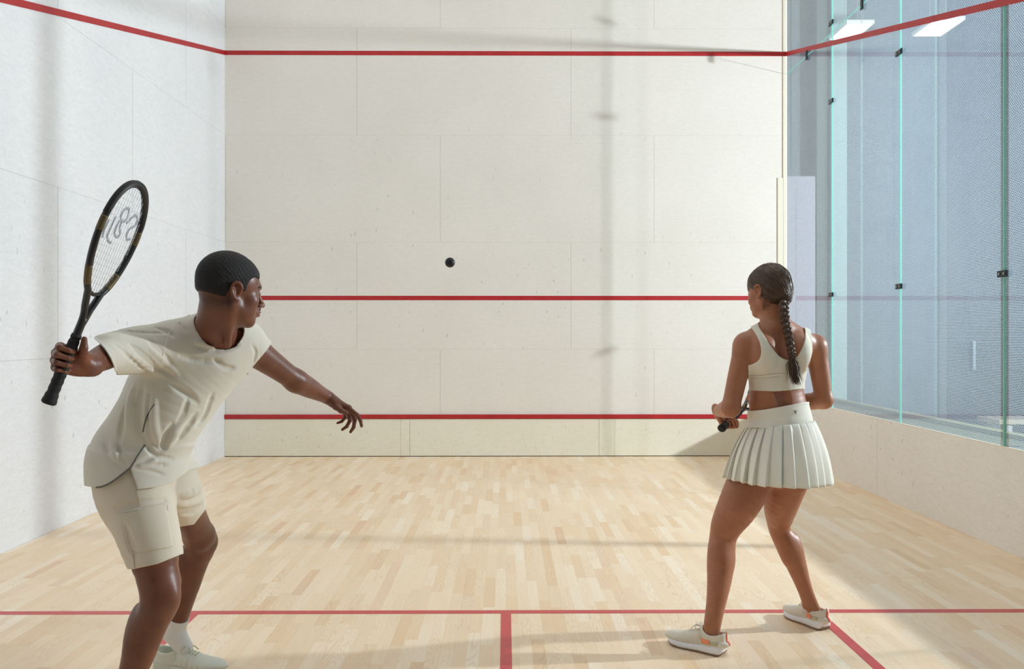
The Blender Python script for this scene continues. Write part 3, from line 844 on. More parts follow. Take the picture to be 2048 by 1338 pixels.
        MB().tube(spl([back(0, .086), P(0, -.03, .098), P(0, .0, .102)], 5), .003, 6, flat=.5).build('pull_tab', mats['stripe'], e, True)
    return e, P
# skin
def skin(name, base, dark, rough=.42, spec=.5):
    t = NT(name); P = t.pos(True)
    at = t.n('ShaderNodeVertexColor'); at.layer_name = 'tone'
    n1 = t.noise(P, 14, 4, .6); n2 = t.noise(P, 260, 3, .6)
    c = t.mix(t.mr(n1, .3, .7, 0, 1), base, dark)
    c = t.mix(1.0, c, at.outputs[0], 'MULTIPLY')
    t.principled(c, t.mr(n2, .3, .7, rough-.06, rough+.08), t.bump(n2, .12, .0008), Specular_IOR_Level=spec, Subsurface_Weight=.08, Subsurface_Radius=(.012, .005, .003), Subsurface_Scale=1.0)
    return t.m
def cloth(name, c1, c2, wave=900, rough=.85, sheen=.15, bumpk=.25):
    t = NT(name); P = t.pos(True)
    n1 = t.noise(P, 5, 3); n2 = t.noise(P, wave, 2)
    c = t.mix(t.mr(n1, .3, .7, 0, 1), c1, c2)
    t.principled(c, rough, t.bump(t.M('ADD', t.M('MULTIPLY', n2, .25), n1), bumpk, .002), Specular_IOR_Level=.25, Sheen_Weight=sheen, Sheen_Roughness=.5)
    return t.m
# ================================================================== the man
HB = .0036 if FASTP else .003
az0 = np.array([0, 0, 1.0])
m_skin_m = skin('skin_deep', srgb(122, 74, 52), srgb(104, 60, 42), .40, .5)
m_tee = cloth('shirt_sand', srgb(220, 215, 202), srgb(213, 207, 193), 700)
m_shorts = cloth('shorts_cream', srgb(222, 212, 194), srgb(216, 205, 187), 600)
m_pipe = cloth('piping_grey', srgb(104, 104, 98), srgb(98, 98, 92))
man = empty('person', (-1.2, -6.9, 0), 'person in sand coloured T-shirt and cream shorts swinging a racket back beside the left wall', 'person')
sR, sL = W(335, 700, 2.86), W(503, 698, 3.06)
eR, wR = W(232, 703, 2.68), None
eL, wL = W(592, 762, 3.24), W(655, 795, 3.42)
# racket line
rB = W(97, 806, 2.42); rT = W(279, 366, 2.49); rax = nz(rT-rB)
hy = nz(np.cross(rax, np.array([-.42, -.90, 0]))*-1)     # fingers run to the left
# palm normal towards the back of the court; finger direction perpendicular to the handle
hy = np.array([-.66, -.75, .0]); hy = nz(hy-rax*(hy@rax)); hz = np.cross(rax, hy)
if hz[0] < 0: hz = -hz
hC = rB+rax*.128
wR = hC-hy*.074-hz*.0265
hipR, hipL = W(268, 965, 2.87), W(342, 950, 3.03)
kR, kL = W(326, 1192, 2.80), W(404, 1084, 3.40)
aR, aL = W(218, 1462, 2.82), W(347, 1262, 3.53)
nb = W(428, 668, 2.94); hc = W(459, 582, 2.82)
chest = W(398, 735, 2.97); belly = W(306, 868, 2.94); pelv = W(284, 945, 2.95)
lo = np.array([-1.62, W(0, 0, 2.25)[1], -.02]); hi = np.array([-.50, W(0, 0, 3.85)[1], 1.76])
B = SDF(lo, hi, HB, .05)
hf = nz(np.array([math.cos(math.radians(42)), math.sin(math.radians(42)), -.10])); hu = nz(np.array([.10, .03, 1]))
MS = 1.02
HR = frame(hf, hu); HT = lambda x, y, z: np.asarray(hc)+(HR.T@np.array([x, y, z]))*MS
side = nz(sL-sR)
B.cone(nb, sR*.6+nb*.4, .050, .045, .04); B.cone(nb, sL*.6+nb*.4, .050, .045, .04)
B.cone(sR+side*.04, sL-side*.04, .062, .062, .04)
B.cone(chest, belly, .122, .098, .04); B.cone(belly, pelv, .098, .108, .04)
# right arm
B.chain([sR, sR*.45+eR*.55, eR], [.060, .050, .043], .025)
B.chain([eR, eR*.66+wR*.34, wR], [.038, .041, .030], .02, None, .02)
B.chain([sL, sL*.45+eL*.55, eL], [.056, .045, .039], .025, None, .02)
B.chain([eL, eL*.72+wL*.28, wL*.7+eL*.3, wL], [.039, .041, .032, .025], .03, None, .02)
BU = B.crop([-1.50, W(0, 0, 2.4)[1], .68], [-.62, W(0, 0, 3.5)[1], 1.56]); head(B, hc, hf, hu, MS)
B.cone(HT(0, -.030, -.020), nb, .060, .066, .030)
B.cone(HT(0, -.005, -.06), nb+(chest-nb)*.25, .050, .060, .03)
B.cone(HT(-.062, -.02, -.045), W(455, 690, 2.86), .014, .012, .02)      # neck muscle
B.cone(HT(.062, -.02, -.045), W(462, 690, 2.93), .014, .012, .02)

# legs
def leg(B, hip, knee, ank, sc, f, thigh=.088, kn=.056, calf=.055, an=.036, qd=.03):
    """thigh, kneecap, calf bulge behind, narrow ankle; f = direction the knee points"""
    f = nz(f)
    B.chain([hip, hip*.55+knee*.45, knee*.88+hip*.12], [thigh*sc, thigh*.90*sc, kn*1.05*sc], .03)
    B.cone(knee*.9+hip*.1, knee*.94+ank*.06, kn*sc, kn*.92*sc, .03)
    B.ell(knee+f*.030*sc, (.027*sc, .027*sc, .034*sc), None, .025)
    B.ell(hip*.55+knee*.45+f*qd*sc, np.array((.055, .055, .12))*sc*(1 if qd > 0 else .8), frame(nz(np.cross(np.cross(hip-knee, f), hip-knee)), hip-knee), .04)
    m1 = knee*.72+ank*.28-f*.012*sc; m2 = knee*.40+ank*.60
    B.chain([knee*.95+ank*.05, m1, m2, ank*.92+knee*.08], [kn*.88*sc, calf*sc, calf*.74*sc, an*sc], .03)
    B.ell(m1-f*.018*sc, np.array((.040, .036, .095))*sc, frame(f, knee-ank), .03)
    B.cone(knee*.85+ank*.15+f*.026*sc, ank*.9+knee*.1+f*.010*sc, .018*sc, .018*sc, .03)   # shin
    for s in (1, -1):
        sd_ = nz(np.cross(knee-ank, f)); B.sph(ank+sd_*.026*s*sc+f*.004, .016*sc, .02)
Bl = SDF(np.array([-1.45, lo[1], -.02]), np.array([-.9, hi[1], 1.1]), HB, .05); Br = Bl.copy()
leg(Br, hipR, kR, aR, 1.05, np.array([.85, -.35, .1]), .090, .055, .054, .038)
leg(Bl, hipL, kL, aL, 1.05, np.array([.90, .15, .1]), .064, .052, .050, .036, -.01)
B.over(Br, 0, .04); B.over(Bl, 0, .04)
fRd = nz(np.array([.80, -.60, 0])); fLd = nz(np.array([.96, -.20, 0]))
B.cone(aR, aR+fRd*.05-np.array([0, 0, .045]), .032, .024, .02); B.cone(aL, aL+fLd*.05-np.array([0, 0, .06]), .030, .022, .02)
grip = [(66, 92, 52), (72, 95, 52), (75, 96, 50), (76, 94, 50)]
Lh, hx, _, _, _ = hand(B, wR, hy, hz, True, 1.0, grip, [(.014, .020, .012), (.034, .040, .034), (.050, .052, .050), (.074, .060, .050)], (.02, 0, -.01, -.03), 1.04)
ly = nz(np.array([.80, .18, -.52])); lz = nz(np.array([-.45, -.35, -.80]))
hand(B, wL, ly, lz, False, 1.0, [(10, 22, 16), (30, 38, 24), (42, 44, 28), (50, 48, 30)], [(.016, .022, .010), (.034, .046, .022), (.044, .070, .026), (.046, .092, .024)], (.16, .04, -.06, -.16))
def tone_m(v):
    c = np.ones((len(v), 3), np.float32)
    L = (v-HT(0, 0, 0))@HR.T/MS
    def blob(m, col, k=1.0):
        nonlocal c; m = np.clip(m*k, 0, 1)[:, None]; c = c*(1-m)+c*np.array(col)*m
    d = np.sqrt((L[:, 0]/.021)**2+((L[:, 1]-.100)/.03)**2+((L[:, 2]+.062)/.011)**2); blob(np.clip(1.3-d, 0, 1), (1.35, .92, .95))
    for s in (1, -1):
        d = np.sqrt(((L[:, 0]-s*.033)/.020)**2+((L[:, 1]-.088)/.02)**2+((L[:, 2]-.003)/.012)**2); blob(np.clip(1.2-d, 0, 1), (.72, .70, .72))
        d = np.sqrt(((L[:, 0]-s*.080)/.014)**2+((L[:, 1]+.008)/.02)**2+((L[:, 2]+.004)/.034)**2); blob(np.clip(1.4-d, 0, 1), (1.25, 1.08, 1.0))
    m = np.clip((-.005-L[:, 2])/.03, 0, 1)*np.clip((L[:, 2]+.075)/.03, 0, 1)*np.clip((.0-L[:, 1])/.03, 0, 1)*(np.abs(L[:, 0]) < .09); blob(m, (.40, .40, .44), .9)   # faded hairline
    # paler palms
    q = (v-wR)@np.array([hx, hy, hz]).T
    m = (np.abs(q[:, 0]) < .06) & (q[:, 1] > .0) & (q[:, 1] < .09) & (q[:, 2] > .012) & (q[:, 2] < .05); blob(m.astype(float), (1.5, 1.3, 1.2), .5)
    q = (v-wR)@np.array([hx, hy, hz]).T
    return c
# eyes, brows, moustache
m_eye = plain('eye_white', srgb(225, 218, 210), .2); m_iris = plain('eye_iris', srgb(38, 24, 18), .2)
m_hair_m = None
t = NT('hair_black'); P = t.pos(True)
wv = t.noise(P, 150, 4, .7, 1.2); w2 = t.n('ShaderNodeTexWave', wave_type='BANDS', bands_direction='DIAGONAL'); t.put(w2.inputs['Vector'], P); w2.inputs['Scale'].default_value = 30; w2.inputs['Distortion'].default_value = 6
t.principled(t.mix(wv, srgb(20, 19, 20), srgb(44, 40, 40)), .62, t.bump(t.M('ADD', wv, t.M('MULTIPLY', w2.outputs[0], .35)), .8, .003), Specular_IOR_Level=.3); m_hair_m = t.m
def eyes(root, T, R, sc, iris):
    for s in (1, -1):
        S = SDF(T(s*.032, .081, .0015)-.02, T(s*.032, .081, .0015)+.02, .0012, .01); S.sph(T(s*.0325, .0798, .0012), .0105*sc, 0)
        o = S.build('eye', m_eye, root)
        S = SDF(T(s*.032, .09, .0015)-.012, T(s*.032, .09, .0015)+.012, .0008, .01); S.ell(T(s*.0325, .0892, .0012), (.0048*sc, .0018*sc, .0048*sc), R, 0)
        i_ = S.build('iris', iris, None); setparent(i_, o)
eyes(man, HT, HR, MS, m_iris)
def facial(name, pts, r, mat, root, T, sc, R, fl=1.0):
    a = np.array([T(*p) for p in pts]); S = SDF(a.min(0)-.012, a.max(0)+.012, .0012, .01)
    q = spl(list(a), 4)
    for i in range(len(q)-1):
        w = math.sin(PI*(i+.8)/(len(q)+.6)); S.cone(q[i], q[i+1], r*sc*w, r*sc*w, .001)
    return S.build(name, mat, root)
for s in (1, -1):
    facial('eyebrow', [(s*.014, .0945, .020), (s*.028, .0925, .0255), (s*.044, .0800, .0235), (s*.052, .069, .018)], .0030, m_hair_m, man, HT, MS, HR)
facial('moustache', [(-.026, .0935, -.056), (-.012, .1055, -.0478), (0, .1085, -.0465), (.012, .1055, -.0478), (.026, .0935, -.056)], .0038, m_hair_m, man, HT, MS, HR)
# hair: close crop
c0 = HT(0, -.01, .04); Hs = SDF(c0-.15, c0+.15, .002, .03)
Hs.ell(HT(0, -.0125, .0375), np.array((.0790, .1010, .0915))*MS, HR, 0)
Hs.ell(HT(0, .031, .031), np.array((.0695, .0640, .0715))*MS, HR, .018)
Hs.ell(HT(0, -.040, -.004), np.array((.066, .062, .060))*MS, HR, .02)
nzv = RNG.random(Hs.n).astype(np.float32)
Hs.D += (nzv-.5)*.0016
Hs.ell(HT(0, .112, .014), np.array((.085, .060, .068))*MS, HR, .004, 's')      # forehead / face
for s in (1, -1):
    Hs.ell(HT(s*.085, .072, .008), np.array((.05, .050, .054))*MS, HR, .006, 's')   # temple
    Hs.ell(HT(s*.085, -.012, -.032), np.array((.03, .036, .046))*MS, HR, .005, 's')   # around the ear
    Hs.ell(HT(s*.095, .022, -.046), np.array((.05, .05, .056))*MS, HR, .005, 's')
pl = HT(0, -.05, -.026); Hs.plane(pl, HR.T@np.array([0, -.25, -1.0]), k=.012)
hr = Hs.build('hair', m_hair_m, man, 1); tag(hr, 'close-cropped black hair')
def surf_tube(name, S, pix, r, mat, root, off=.0012, n=6, flat=1.0, d0=2.0, d1=4.8):
    pts = [hit(S, x, y, d0, d1, off) for x, y in spl([np.array(p, float) for p in pix], n)]
    for _ in range(2): pts = [pts[0]]+[(pts[i-1]+pts[i]*2+pts[i+1])/4 for i in range(1, len(pts)-1)]+[pts[-1]]
    return MB().tube(pts, r, 8, flat=flat).build(name, mat, root, True)
# ---------------- shorts
def garment_leg(lo, hi, pts, rads, plane_p, plane_n, extra=()):
    S = SDF(lo, hi, HB, .05); S.chain(pts, rads, .05)
    for e in extra: S.ell(*e)
    S.plane(plane_p, plane_n); return S
slo, shi = np.array([-1.45, W(0, 0, 2.6)[1], .48]), np.array([-.92, W(0, 0, 3.6)[1], 1.02])
R_ = SDF(slo, shi, HB, .05)
R_.chain([W(275, 930, 2.92), W(272, 985, 2.90), W(292, 1050, 2.86), W(318, 1130, 2.81)], [.140, .128, .100, .079], .04)
R_.ell(W(256, 960, 2.93), (.085, .11, .10), None, .04)
R_.over(Br, .010, .01); R_.over(BU, .008, .02)
for px_, r, k in (([(232, 1018), (270, 1012), (330, 1000)], .006, .02), ([(250, 1050), (262, 1090), (268, 1105)], .007, .02)): crease(R_, px_, r, k)
# cargo pocket: raised panel
Rp = R_.copy(); Rp.D = Rp.D-.004
cut_poly(Rp, [(243, 1020), (332, 1006), (346, 1094), (262, 1106), (250, 1075)], True, smooth=0)
RP = [(100, 1145), (268, 1138), (315, 1128), (362, 1109), (450, 1085), (600, 1500), (100, 1500)]
L_ = SDF(slo, shi, HB, .05)
L_.ell(W(325, 968, 2.98), (.085, .10, .085), None, .03)
L_.chain([W(315, 940, 3.00), W(338, 965, 3.02), W(368, 1010, 3.18), W(392, 1055, 3.30)], [.100, .100, .078, .062], .04)
L_.over(Bl, .009, .01)
for px_, r, k in (([(365, 990), (385, 985), (402, 975)], .007, .02), ([(360, 1010), (385, 1005), (405, 1000)], .006, .02), ([(358, 1030), (380, 1030), (400, 1018)], .005, .015)): crease(L_, px_, r, k, 'u')
LP = [(200, 1060), (340, 1054), (357, 1054), (388, 1049), (411, 1019), (415, 1000), (416, 900), (560, 900), (500, 1500), (200, 1500)]
R_.over(Br, .004); L_.over(Bl, .004)
cut_poly(R_, RP, smooth=0); cut_poly(L_, LP, smooth=0)
solid = R_.copy(); solidall = R_.copy(); solidall.D = np.minimum(solidall.D, L_.D)
R_.over(L_, 0, .004); R_.shell(.006)
sh_ = R_.build('shorts', m_shorts, man, 1); tag(sh_, 'cream shorts with a large side pocket')
Rp.D = np.maximum(Rp.D, -(solid.D+.002))
pk = Rp.build('cargo_pocket', m_shorts, None, 1); setparent(pk, sh_)
m_stitch = cloth('stitch_tan', srgb(196, 180, 156), srgb(190, 172, 150))
for line in ([(246, 1026), (290, 1018), (331, 1010)], [(334, 1010), (340, 1050), (347, 1092)], [(264, 1101), (305, 1098), (346, 1091)]):
    surf_tube('seam', Rp, line, .0011, m_stitch, sh_, off=.0)
surf_tube('seam', solid, [(272, 980), (278, 1000), (280, 1012)], .0011, m_stitch, sh_)
surf_tube('seam', solid, [(266, 1108), (268, 1122), (269, 1136)], .0011, m_stitch, sh_)
# ---------------- T-shirt
Sh = SDF(np.array([-1.48, W(0, 0, 2.5)[1], .70]), np.array([-.72, W(0, 0, 3.45)[1], 1.55]), HB, .05)
Sh.chain([W(412, 714, 2.98), W(360, 765, 2.96), W(320, 832, 2.93), W(290, 880, 2.93), W(275, 930, 2.94), W(274, 990, 2.94)], [.140, .157, .146, .143, .152, .152], .05, (nz(np.array([.2, 1, 0])), 1.05))
Sh.cone(W(355, 700, 2.90), W(470, 690, 3.02), .088, .085, .06)
Sh.cone(nb+np.array([0, 0, .0]), W(345, 688, 2.90), .062, .062, .05); Sh.cone(nb, W(490, 684, 3.05), .062, .062, .05)
Sh.ell(W(244, 918, 2.94), (.090, .12, .125), None, .05)        # seat
Sh.ell(W(308, 935, 2.93), (.095, .12, .075), None, .03)          # hanging front
Sh.ell(W(318, 962, 2.94), (.090, .12, .07), None, .03)
Sh.chain([W(335, 697, 2.87), W(280, 700, 2.80), W(214, 709, 2.665)], [.083, .080, .066], .03)
Sh.chain([W(484, 692, 3.06), W(504, 710, 3.12), W(535, 735, 3.18)], [.074, .068, .064], .03)
Sh.over(BU, .010, .01)
solidall.plane(np.array([0, 0, .985]), az0); Sh.over(solidall, .010, .04)
# folds
for px_, r, k in (([(392, 692), (425, 699), (455, 697), (478, 690)], .008, .010), ([(362, 712), (400, 722), (440, 722)], .005, .012), ([(345, 770), (372, 786), (396, 806)], .008, .014),
                  ([(345, 752), (318, 742), (280, 735)], .006, .010), ([(300, 680), (322, 705), (345, 735)], .007, .012), ([(262, 690), (288, 712), (318, 742)], .006, .010), ([(232, 690), (262, 716), (292, 740)], .005, .008), ([(236, 660), (285, 664), (330, 666)], .004, .010),
                  ([(285, 770), (276, 820), (280, 866), (300, 900)], .010, .014), ([(260, 790), (244, 840), (238, 880)], .008, .014), ([(300, 790), (296, 840), (302, 880), (322, 905)], .007, .010), ([(345, 850), (332, 880), (326, 900)], .008, .014),
                  ([(318, 905), (292, 922), (266, 932)], .007, .008), ([(335, 930), (300, 930), (268, 935)], .005, .007), ([(345, 918), (312, 912), (292, 890)], .007, .008), ([(392, 830), (370, 862), (345, 885)], .008, .014), ([(330, 950), (300, 942), (270, 937)], .005, .007),
                  ([(425, 790), (412, 830), (396, 850)], .006, .014), ([(236, 890), (240, 915), (256, 930)], .007, .010), ([(208, 890), (220, 915), (248, 934)], .006, .010), ([(312, 655), (335, 662), (350, 672)], .005, .010), ([(356, 640), (366, 655), (378, 662)], .004, .008),
                  ([(430, 720), (450, 735), (470, 738)], .005, .012), ([(505, 690), (512, 705), (508, 725)], .004, .008), ([(375, 800), (365, 835), (350, 860)], .006, .012)):
    crease(Sh, px_, r, k, 's')
for px_, r, k in (([(268, 775), (260, 815), (258, 860)], .010, .016), ([(310, 790), (308, 840), (316, 880)], .009, .014), ([(365, 830), (350, 865), (336, 890)], .009, .016), ([(300, 700), (330, 722), (355, 750)], .006, .012), ([(255, 705), (290, 732), (330, 752)], .006, .010),
                  ([(322, 915), (295, 928), (270, 936)], .006, .008), ([(225, 885), (232, 912), (250, 930)], .007, .012), ([(392, 684), (425, 690), (470, 684)], .005, .012)):
    crease(Sh, px_, r, k, 'u')
Sh.over(BU, .0065); Sh.over(solidall, .0065, .012)
Skin_sh = Sh.copy()
Sh.shell(.006)
cut_poly(Sh, [(90, 600), (170, 650), (186, 672), (205, 692), (222, 718), (233, 747), (215, 800), (60, 800)], smooth=0)     # right sleeve hem
# left sleeve hem: only beyond the shoulder
cut_poly(Sh, [(496, 745), (534, 700), (560, 660), (700, 690), (740, 900), (600, 900), (500, 800)], smooth=0)
# neck opening
Sh.cone(nb+nz(hc-nb)*.015+np.array([.012, -.006, 0]), nb+nz(hc-nb)*.25, .082, .094, .0, None, 's')
Sh.cone(W(433, 664, 2.86), W(433, 640, 2.80), .040, .05, .02, None, 's')
# hem with side slit
cut_poly(Sh, [(150, 968), (192, 976), (222, 967), (243, 951), (260, 936), (268, 958), (275, 979), (310, 975), (345, 965), (380, 940), (420, 930), (420, 1100), (150, 1100)], smooth=0)
tee = Sh.build('t_shirt', m_tee, man, 3); tag(tee, 'sand coloured short-sleeved T-shirt')
surf_tube('side_piping', Skin_sh, [(309, 808), (296, 828), (289, 848), (286, 864)], .0022, m_pipe, tee)
surf_tube('hem_piping', Skin_sh, [(290, 890), (275, 912), (262, 934), (243, 950), (222, 965), (205, 973), (192, 975)], .0026, m_pipe, tee)
m_seam = cloth('seam_light', srgb(236, 236, 232), srgb(230, 230, 226))
surf_tube('raglan_seam', Skin_sh, [(380, 628), (352, 650), (337, 668), (330, 695), (322, 722)], .0016, m_seam, tee)
surf_tube('sleeve_trim', Skin_sh, [(190, 676), (205, 690), (218, 708), (228, 728), (232, 742)], .0030, m_seam, tee, off=.0)
for g_ in (Sh, Skin_sh, BU, R_, L_, Rp, solid, solidall): g_.free()
mb_ = B.build('body', m_skin_m, man, 1, tone_m)
tag(mb_, 'deep brown skin')
# sock and shoes
m_sock = cloth('sock_white', srgb(236, 236, 234), srgb(228, 228, 228), 500)
for (a, k, f, nme) in ((aL, kL, fLd, 'sock'), (aR, kR, fRd, 'sock')):
    S = SDF(a-.16, a+.16, HB, .04); u = nz(k-a); S.over(B, .004)
    S.cone(a+u*.085, a-u*.01, .0405, .0375, .0); S.cone(a, a+f*.05-np.array([0, 0, .075]), .037, .028, .03); S.plane(a+u*.075, u)
    so_ = S.build(nme, m_sock, man, 1)
    for q in (.03, .068):
        MB().tube([a+u*q+ .0412*(math.cos(w)*nz(np.cross(u, f))+math.sin(w)*nz(np.cross(u, np.cross(u, f)))) for w in np.linspace(0, 2*PI, 25)], .0012, 5).build('sock_band', m_sock, so_, True)
mm = dict(mid=plain('midsole_pale_green', srgb(214, 216, 196), .6), out=plain('outsole_grey', srgb(120, 138, 134), .6), up=cloth('upper_cream', srgb(228, 230, 216), srgb(220, 222, 208), 500), lace=cloth('lace_cream', srgb(206, 204, 178), srgb(200, 198, 170)))
hL = aL-fLd*.075; hL[2] = 0; tL = hL+fLd*.30; e1, _ = shoe(man, hL, tL, (0, 0, 1), 1, mm, False, 1.16)
hR = aR-fRd*.075; hR[2] = 0; tR_ = hR+fRd*.30; shoe(man, hR, tR_, (0, 0, 1), 1, mm, False, 1.16)
for g_ in (B, Bl, Br, Hs): g_.free()
# ---------------- racket
def racket(B0, T0, mdir, label, mats, hold=None):
    """B0 butt, T0 tip, mdir = direction across the head in the string plane"""
    ax = nz(T0-B0); Lr = .685; m = np.asarray(mdir, float); m = nz(m-ax*(m@ax)); nrm = np.cross(ax, m)
    r = empty('squash_racket', tuple(B0), label, 'racket')
    Q = lambda s, a, c=0: B0+ax*s+m*a+nrm*c
    hw = .096; s0, s1 = .322, .672
    def hoop(th):      # teardrop head
        t = th; s = (s0+s1)/2+(s1-s0)/2*math.sin(t)
        u = (math.sin(t)+1)/2
        a = hw*math.cos(t)*(.80+.28*u)
        return Q(s, a)
    pts = [hoop(w) for w in np.linspace(-PI/2+.42, PI*1.5-.42, 64)]
    # frame: one bent tube from the shaft round the head and back
    A = [Q(.205, -.003), Q(.25, -.008), Q(.30, -.022)]; 
    left = [hoop(PI+PI/2-.42)]
    path = spl([Q(.20, .002), Q(.262, .005), Q(.300, .020)], 5)[:-1]+pts+spl([Q(.300, -.020), Q(.262, -.005), Q(.20, -.002)], 5)[1:]
    fr = MB().tube(path, .0085, 10, up=nrm, flat=1.25).build('frame', mats['frame'], r, True)
    MB().tube(spl([hoop(-PI/2+.42), Q(s0+.012, .018), Q(s0+.008, 0), Q(s0+.012, -.018), hoop(PI*1.5-.42)], 6), .006, 8, up=nrm, flat=1.2).build('throat_bridge', mats['frame'], fr, True)
    MB().tube([hoop(w)+ (hoop(w)-Q(.52, 0))*.035 for w in np.linspace(.35, PI-.35, 30)], .0065, 8, up=nrm, flat=1.6).build('bumper_guard', mats['bumper'], fr, True)
    for (a0, a1, sg) in ((-.95, -.55, 1), (PI+.55, PI+.95, 1), (.05, .30, 1), (PI-.30, PI-.05, 1)):
        MB().tube([hoop(w) for w in np.linspace(a0, a1, 10)], .0088, 10, up=nrm, flat=1.25).build('gold_decal', mats['gold'], fr, True)
    MB().tube(spl([Q(.195, 0), Q(.22, .0), Q(.262, 0)], 3), [.0110]*7, 10, up=nrm, flat=1.1).build('shaft', mats['frame'], fr, True)
    MB().tube([Q(.240, .0045), Q(.285, .014)], .0087, 10, up=nrm, flat=1.2).build('gold_decal', mats['gold'], fr, True)
    # grommet strip teeth
    gm = MB()
    for w in np.linspace(-PI/2+.6, PI*1.5-.6, 60):
        p = hoop(w); c = Q(.52, 0); d = nz(c-p); gm.tube([p+d*.005, p+d*.0115], .0022, 5)
    gm.build('grommet_strip', mats['bumper'], fr, True)
    # strings
    st = MB()
    H = np.array([[(h-B0)@ax, (h-B0)@m] for h in [hoop(w) for w in np.linspace(-PI/2, PI/2, 200)]])
    for i in range(18):
        s_ = s0+.022+(s1-s0-.04)*i/17; a = float(np.interp(s_, H[:, 0], H[:, 1]))
        if a > .01: st.tube([Q(s_, -a, .0006), Q(s_, a, .0006)], .0006, 4)
    for i in range(14):
        a_ = -.078+.156*i/13
        ok = H[np.abs(H[:, 1]) > abs(a_)][:, 0]
        if len(ok): st.tube([Q(max(ok.min(), s0+.010), a_, -.0006), Q(ok.max(), a_, -.0006)], .0006, 4)
    sg = st.build('strings', mats['string'], r, True)
    # grip
    g = []; rad = []
    for i in range(60):
        s_ = i/59*.205; g.append(Q(s_, 0)); base = .0150 if s_ < .17 else .0150-(s_-.17)*.11
        if s_ < .012: base = .0185
        elif s_ < .03: base = .0185-(s_-.012)*.17
        rad.append(base+.0006*math.sin(s_*2*PI/.02))
    gp = MB().tube(g, rad, 14, up=nrm, flat=1.12).build('grip', mats['grip'], r, True)
    MB().tube([Q(-.003, 0), Q(.002, 0)], [.0150, .0178], 14, up=nrm, flat=1.12).build('butt_cap', mats['bumper'], gp, True)
    MB().tube([Q(.196, 0), Q(.208, 0)], [.0138, .0128], 14, up=nrm, flat=1.1).build('grip_collar', mats['bumper'], gp, True)
    return r, Q, sg
t = NT('racket_black'); P = t.pos(True); t.principled(t.mix(t.noise(P, 40, 2), srgb(22, 21, 22), srgb(34, 31, 30)), .32, None, Specular_IOR_Level=.5, Coat_Weight=.3); m_rk = t.m
t = NT('grip_black'); P = t.pos(True); t.principled(t.mix(t.noise(P, 90, 3), srgb(20, 20, 21), srgb(32, 32, 33)), .7, t.bump(t.noise(P, 260, 2), .5, .001)); m_gp = t.m
rm = dict(frame=m_rk, bumper=plain('bumper_black', srgb(16, 16, 17), .6), gold=plain('decal_bronze', srgb(104, 90, 64), .4, Metallic=.5), string=plain('string_pale', srgb(226, 228, 232), .35), grip=m_gp)
sightp = nz(rB-np.array([0, CAMY, CAMZ])); pr = nz(np.cross(rax, sightp)); pr = pr if pr[0] > 0 else -pr
mdir = pr*math.cos(math.radians(57))+sightp*math.sin(math.radians(57))
rk, RQ, rs_ = racket(rB, rT, mdir, 'black racket with bronze decals and pale strings, held up beside the left wall', rm)
# grey stencil printed on the strings: open curved letter-like strokes
m_sten = plain('stencil_grey', srgb(176, 178, 186), .6)
def stroke(pts): MB().tube(spl([RQ(s, a, .0014) for s, a in pts], 6), .0050, 6, flat=.12, up=np.cross(rax, RQ(0, 1)-RQ(0, 0))).build('string_stencil', m_sten, rs_, True)
for q in ([(.555, .018), (.575, .030), (.590, .045), (.580, .062), (.560, .060), (.548, .045), (.530, .040), (.515, .050), (.520, .066)],
          [(.600, .002), (.590, -.014), (.570, -.020), (.555, -.006), (.565, .010), (.585, .010), (.600, .002)], [(.555, -.006), (.535, -.002), (.520, .010), (.508, .0), (.515, -.016), (.535, -.020), (.555, -.016)],
          [(.560, -.040), (.530, -.042), (.500, -.044)], [(.500, -.044), (.488, -.030), (.486, -.012)], [(.545, -.062), (.515, -.066), (.490, -.060)]):
    stroke(q)
# ================================================================== the woman
m_skin_w = skin('skin_tan', srgb(176, 118, 86), srgb(160, 102, 72), .42, .5)
m_top = cloth('top_ivory', srgb(236, 230, 214), srgb(230, 224, 208), 800, .8)
m_skirt = cloth('skirt_white', srgb(242, 239, 226), srgb(237, 233, 220), 700, .8)
wom = empty('person', (1.2, -5.85, 0), 'person with a long dark braid, ivory sports top and white pleated skirt, seen from behind', 'person')
ar = nz(np.array([.95, .26, 0])); af = nz(np.array([-.26, .95, 0])); az_ = np.array([0, 0, 1.0])
TFR = np.array([ar, af, az_])
wsL, wsR = W(1489, 692, 3.84), W(1632, 694, 3.94)
weL, weR = W(1461, 816, 3.80), W(1648, 800, 3.93)
wwL = W(1457, 846, 4.02)
rB2 = W(1443, 857, 3.985); rT2 = W(1556, 757, 4.50); rax2 = nz(rT2-rB2)
whc = W(1537, 584, 3.885); wf = nz(np.array([-.50, .86, -.13])); wu = nz(np.array([-.02, .06, 1]))
wnb = W(1552, 660, 3.875)
def w_torso(S, infl=0.0):
    fl = (af, 1.42)
    S.chain([W(1553, 797, 3.87), W(1552, 762, 3.87), W(1552, 725, 3.87)], [.114+infl, .119+infl, .131+infl], .05, fl)
    S.chain([W(1552, 725, 3.87), W(1556, 700, 3.875)], [.131+infl, .128+infl], .05, fl)
    S.cone(wsL*.86+wsR*.14, wsR*.86+wsL*.14, .050+infl, .050+infl, .05)
    S.chain([W(1553, 797, 3.87), W(1560, 850, 3.87), W(1556, 905, 3.86)], [.114+infl, .142+infl, .158+infl], .05, (af, 1.28))
    for px_ in (W(1518, 905, 3.80), W(1598, 908, 3.86)): S.ell(px_, (.085, .088, .095), TFR, .05)      # buttocks
    for px_ in (W(1512, 738, 3.96), W(1576, 738, 4.00)): S.ell(px_, (.055, .050, .055), TFR, .04)      # bust
    S.cone(wnb+af*-.01, wsL*.62+wnb*.38+az_*.010, .048+infl, .040+infl, .05)
    S.cone(wnb+af*-.01, wsR*.62+wnb*.38+az_*.010, .048+infl, .040+infl, .05)
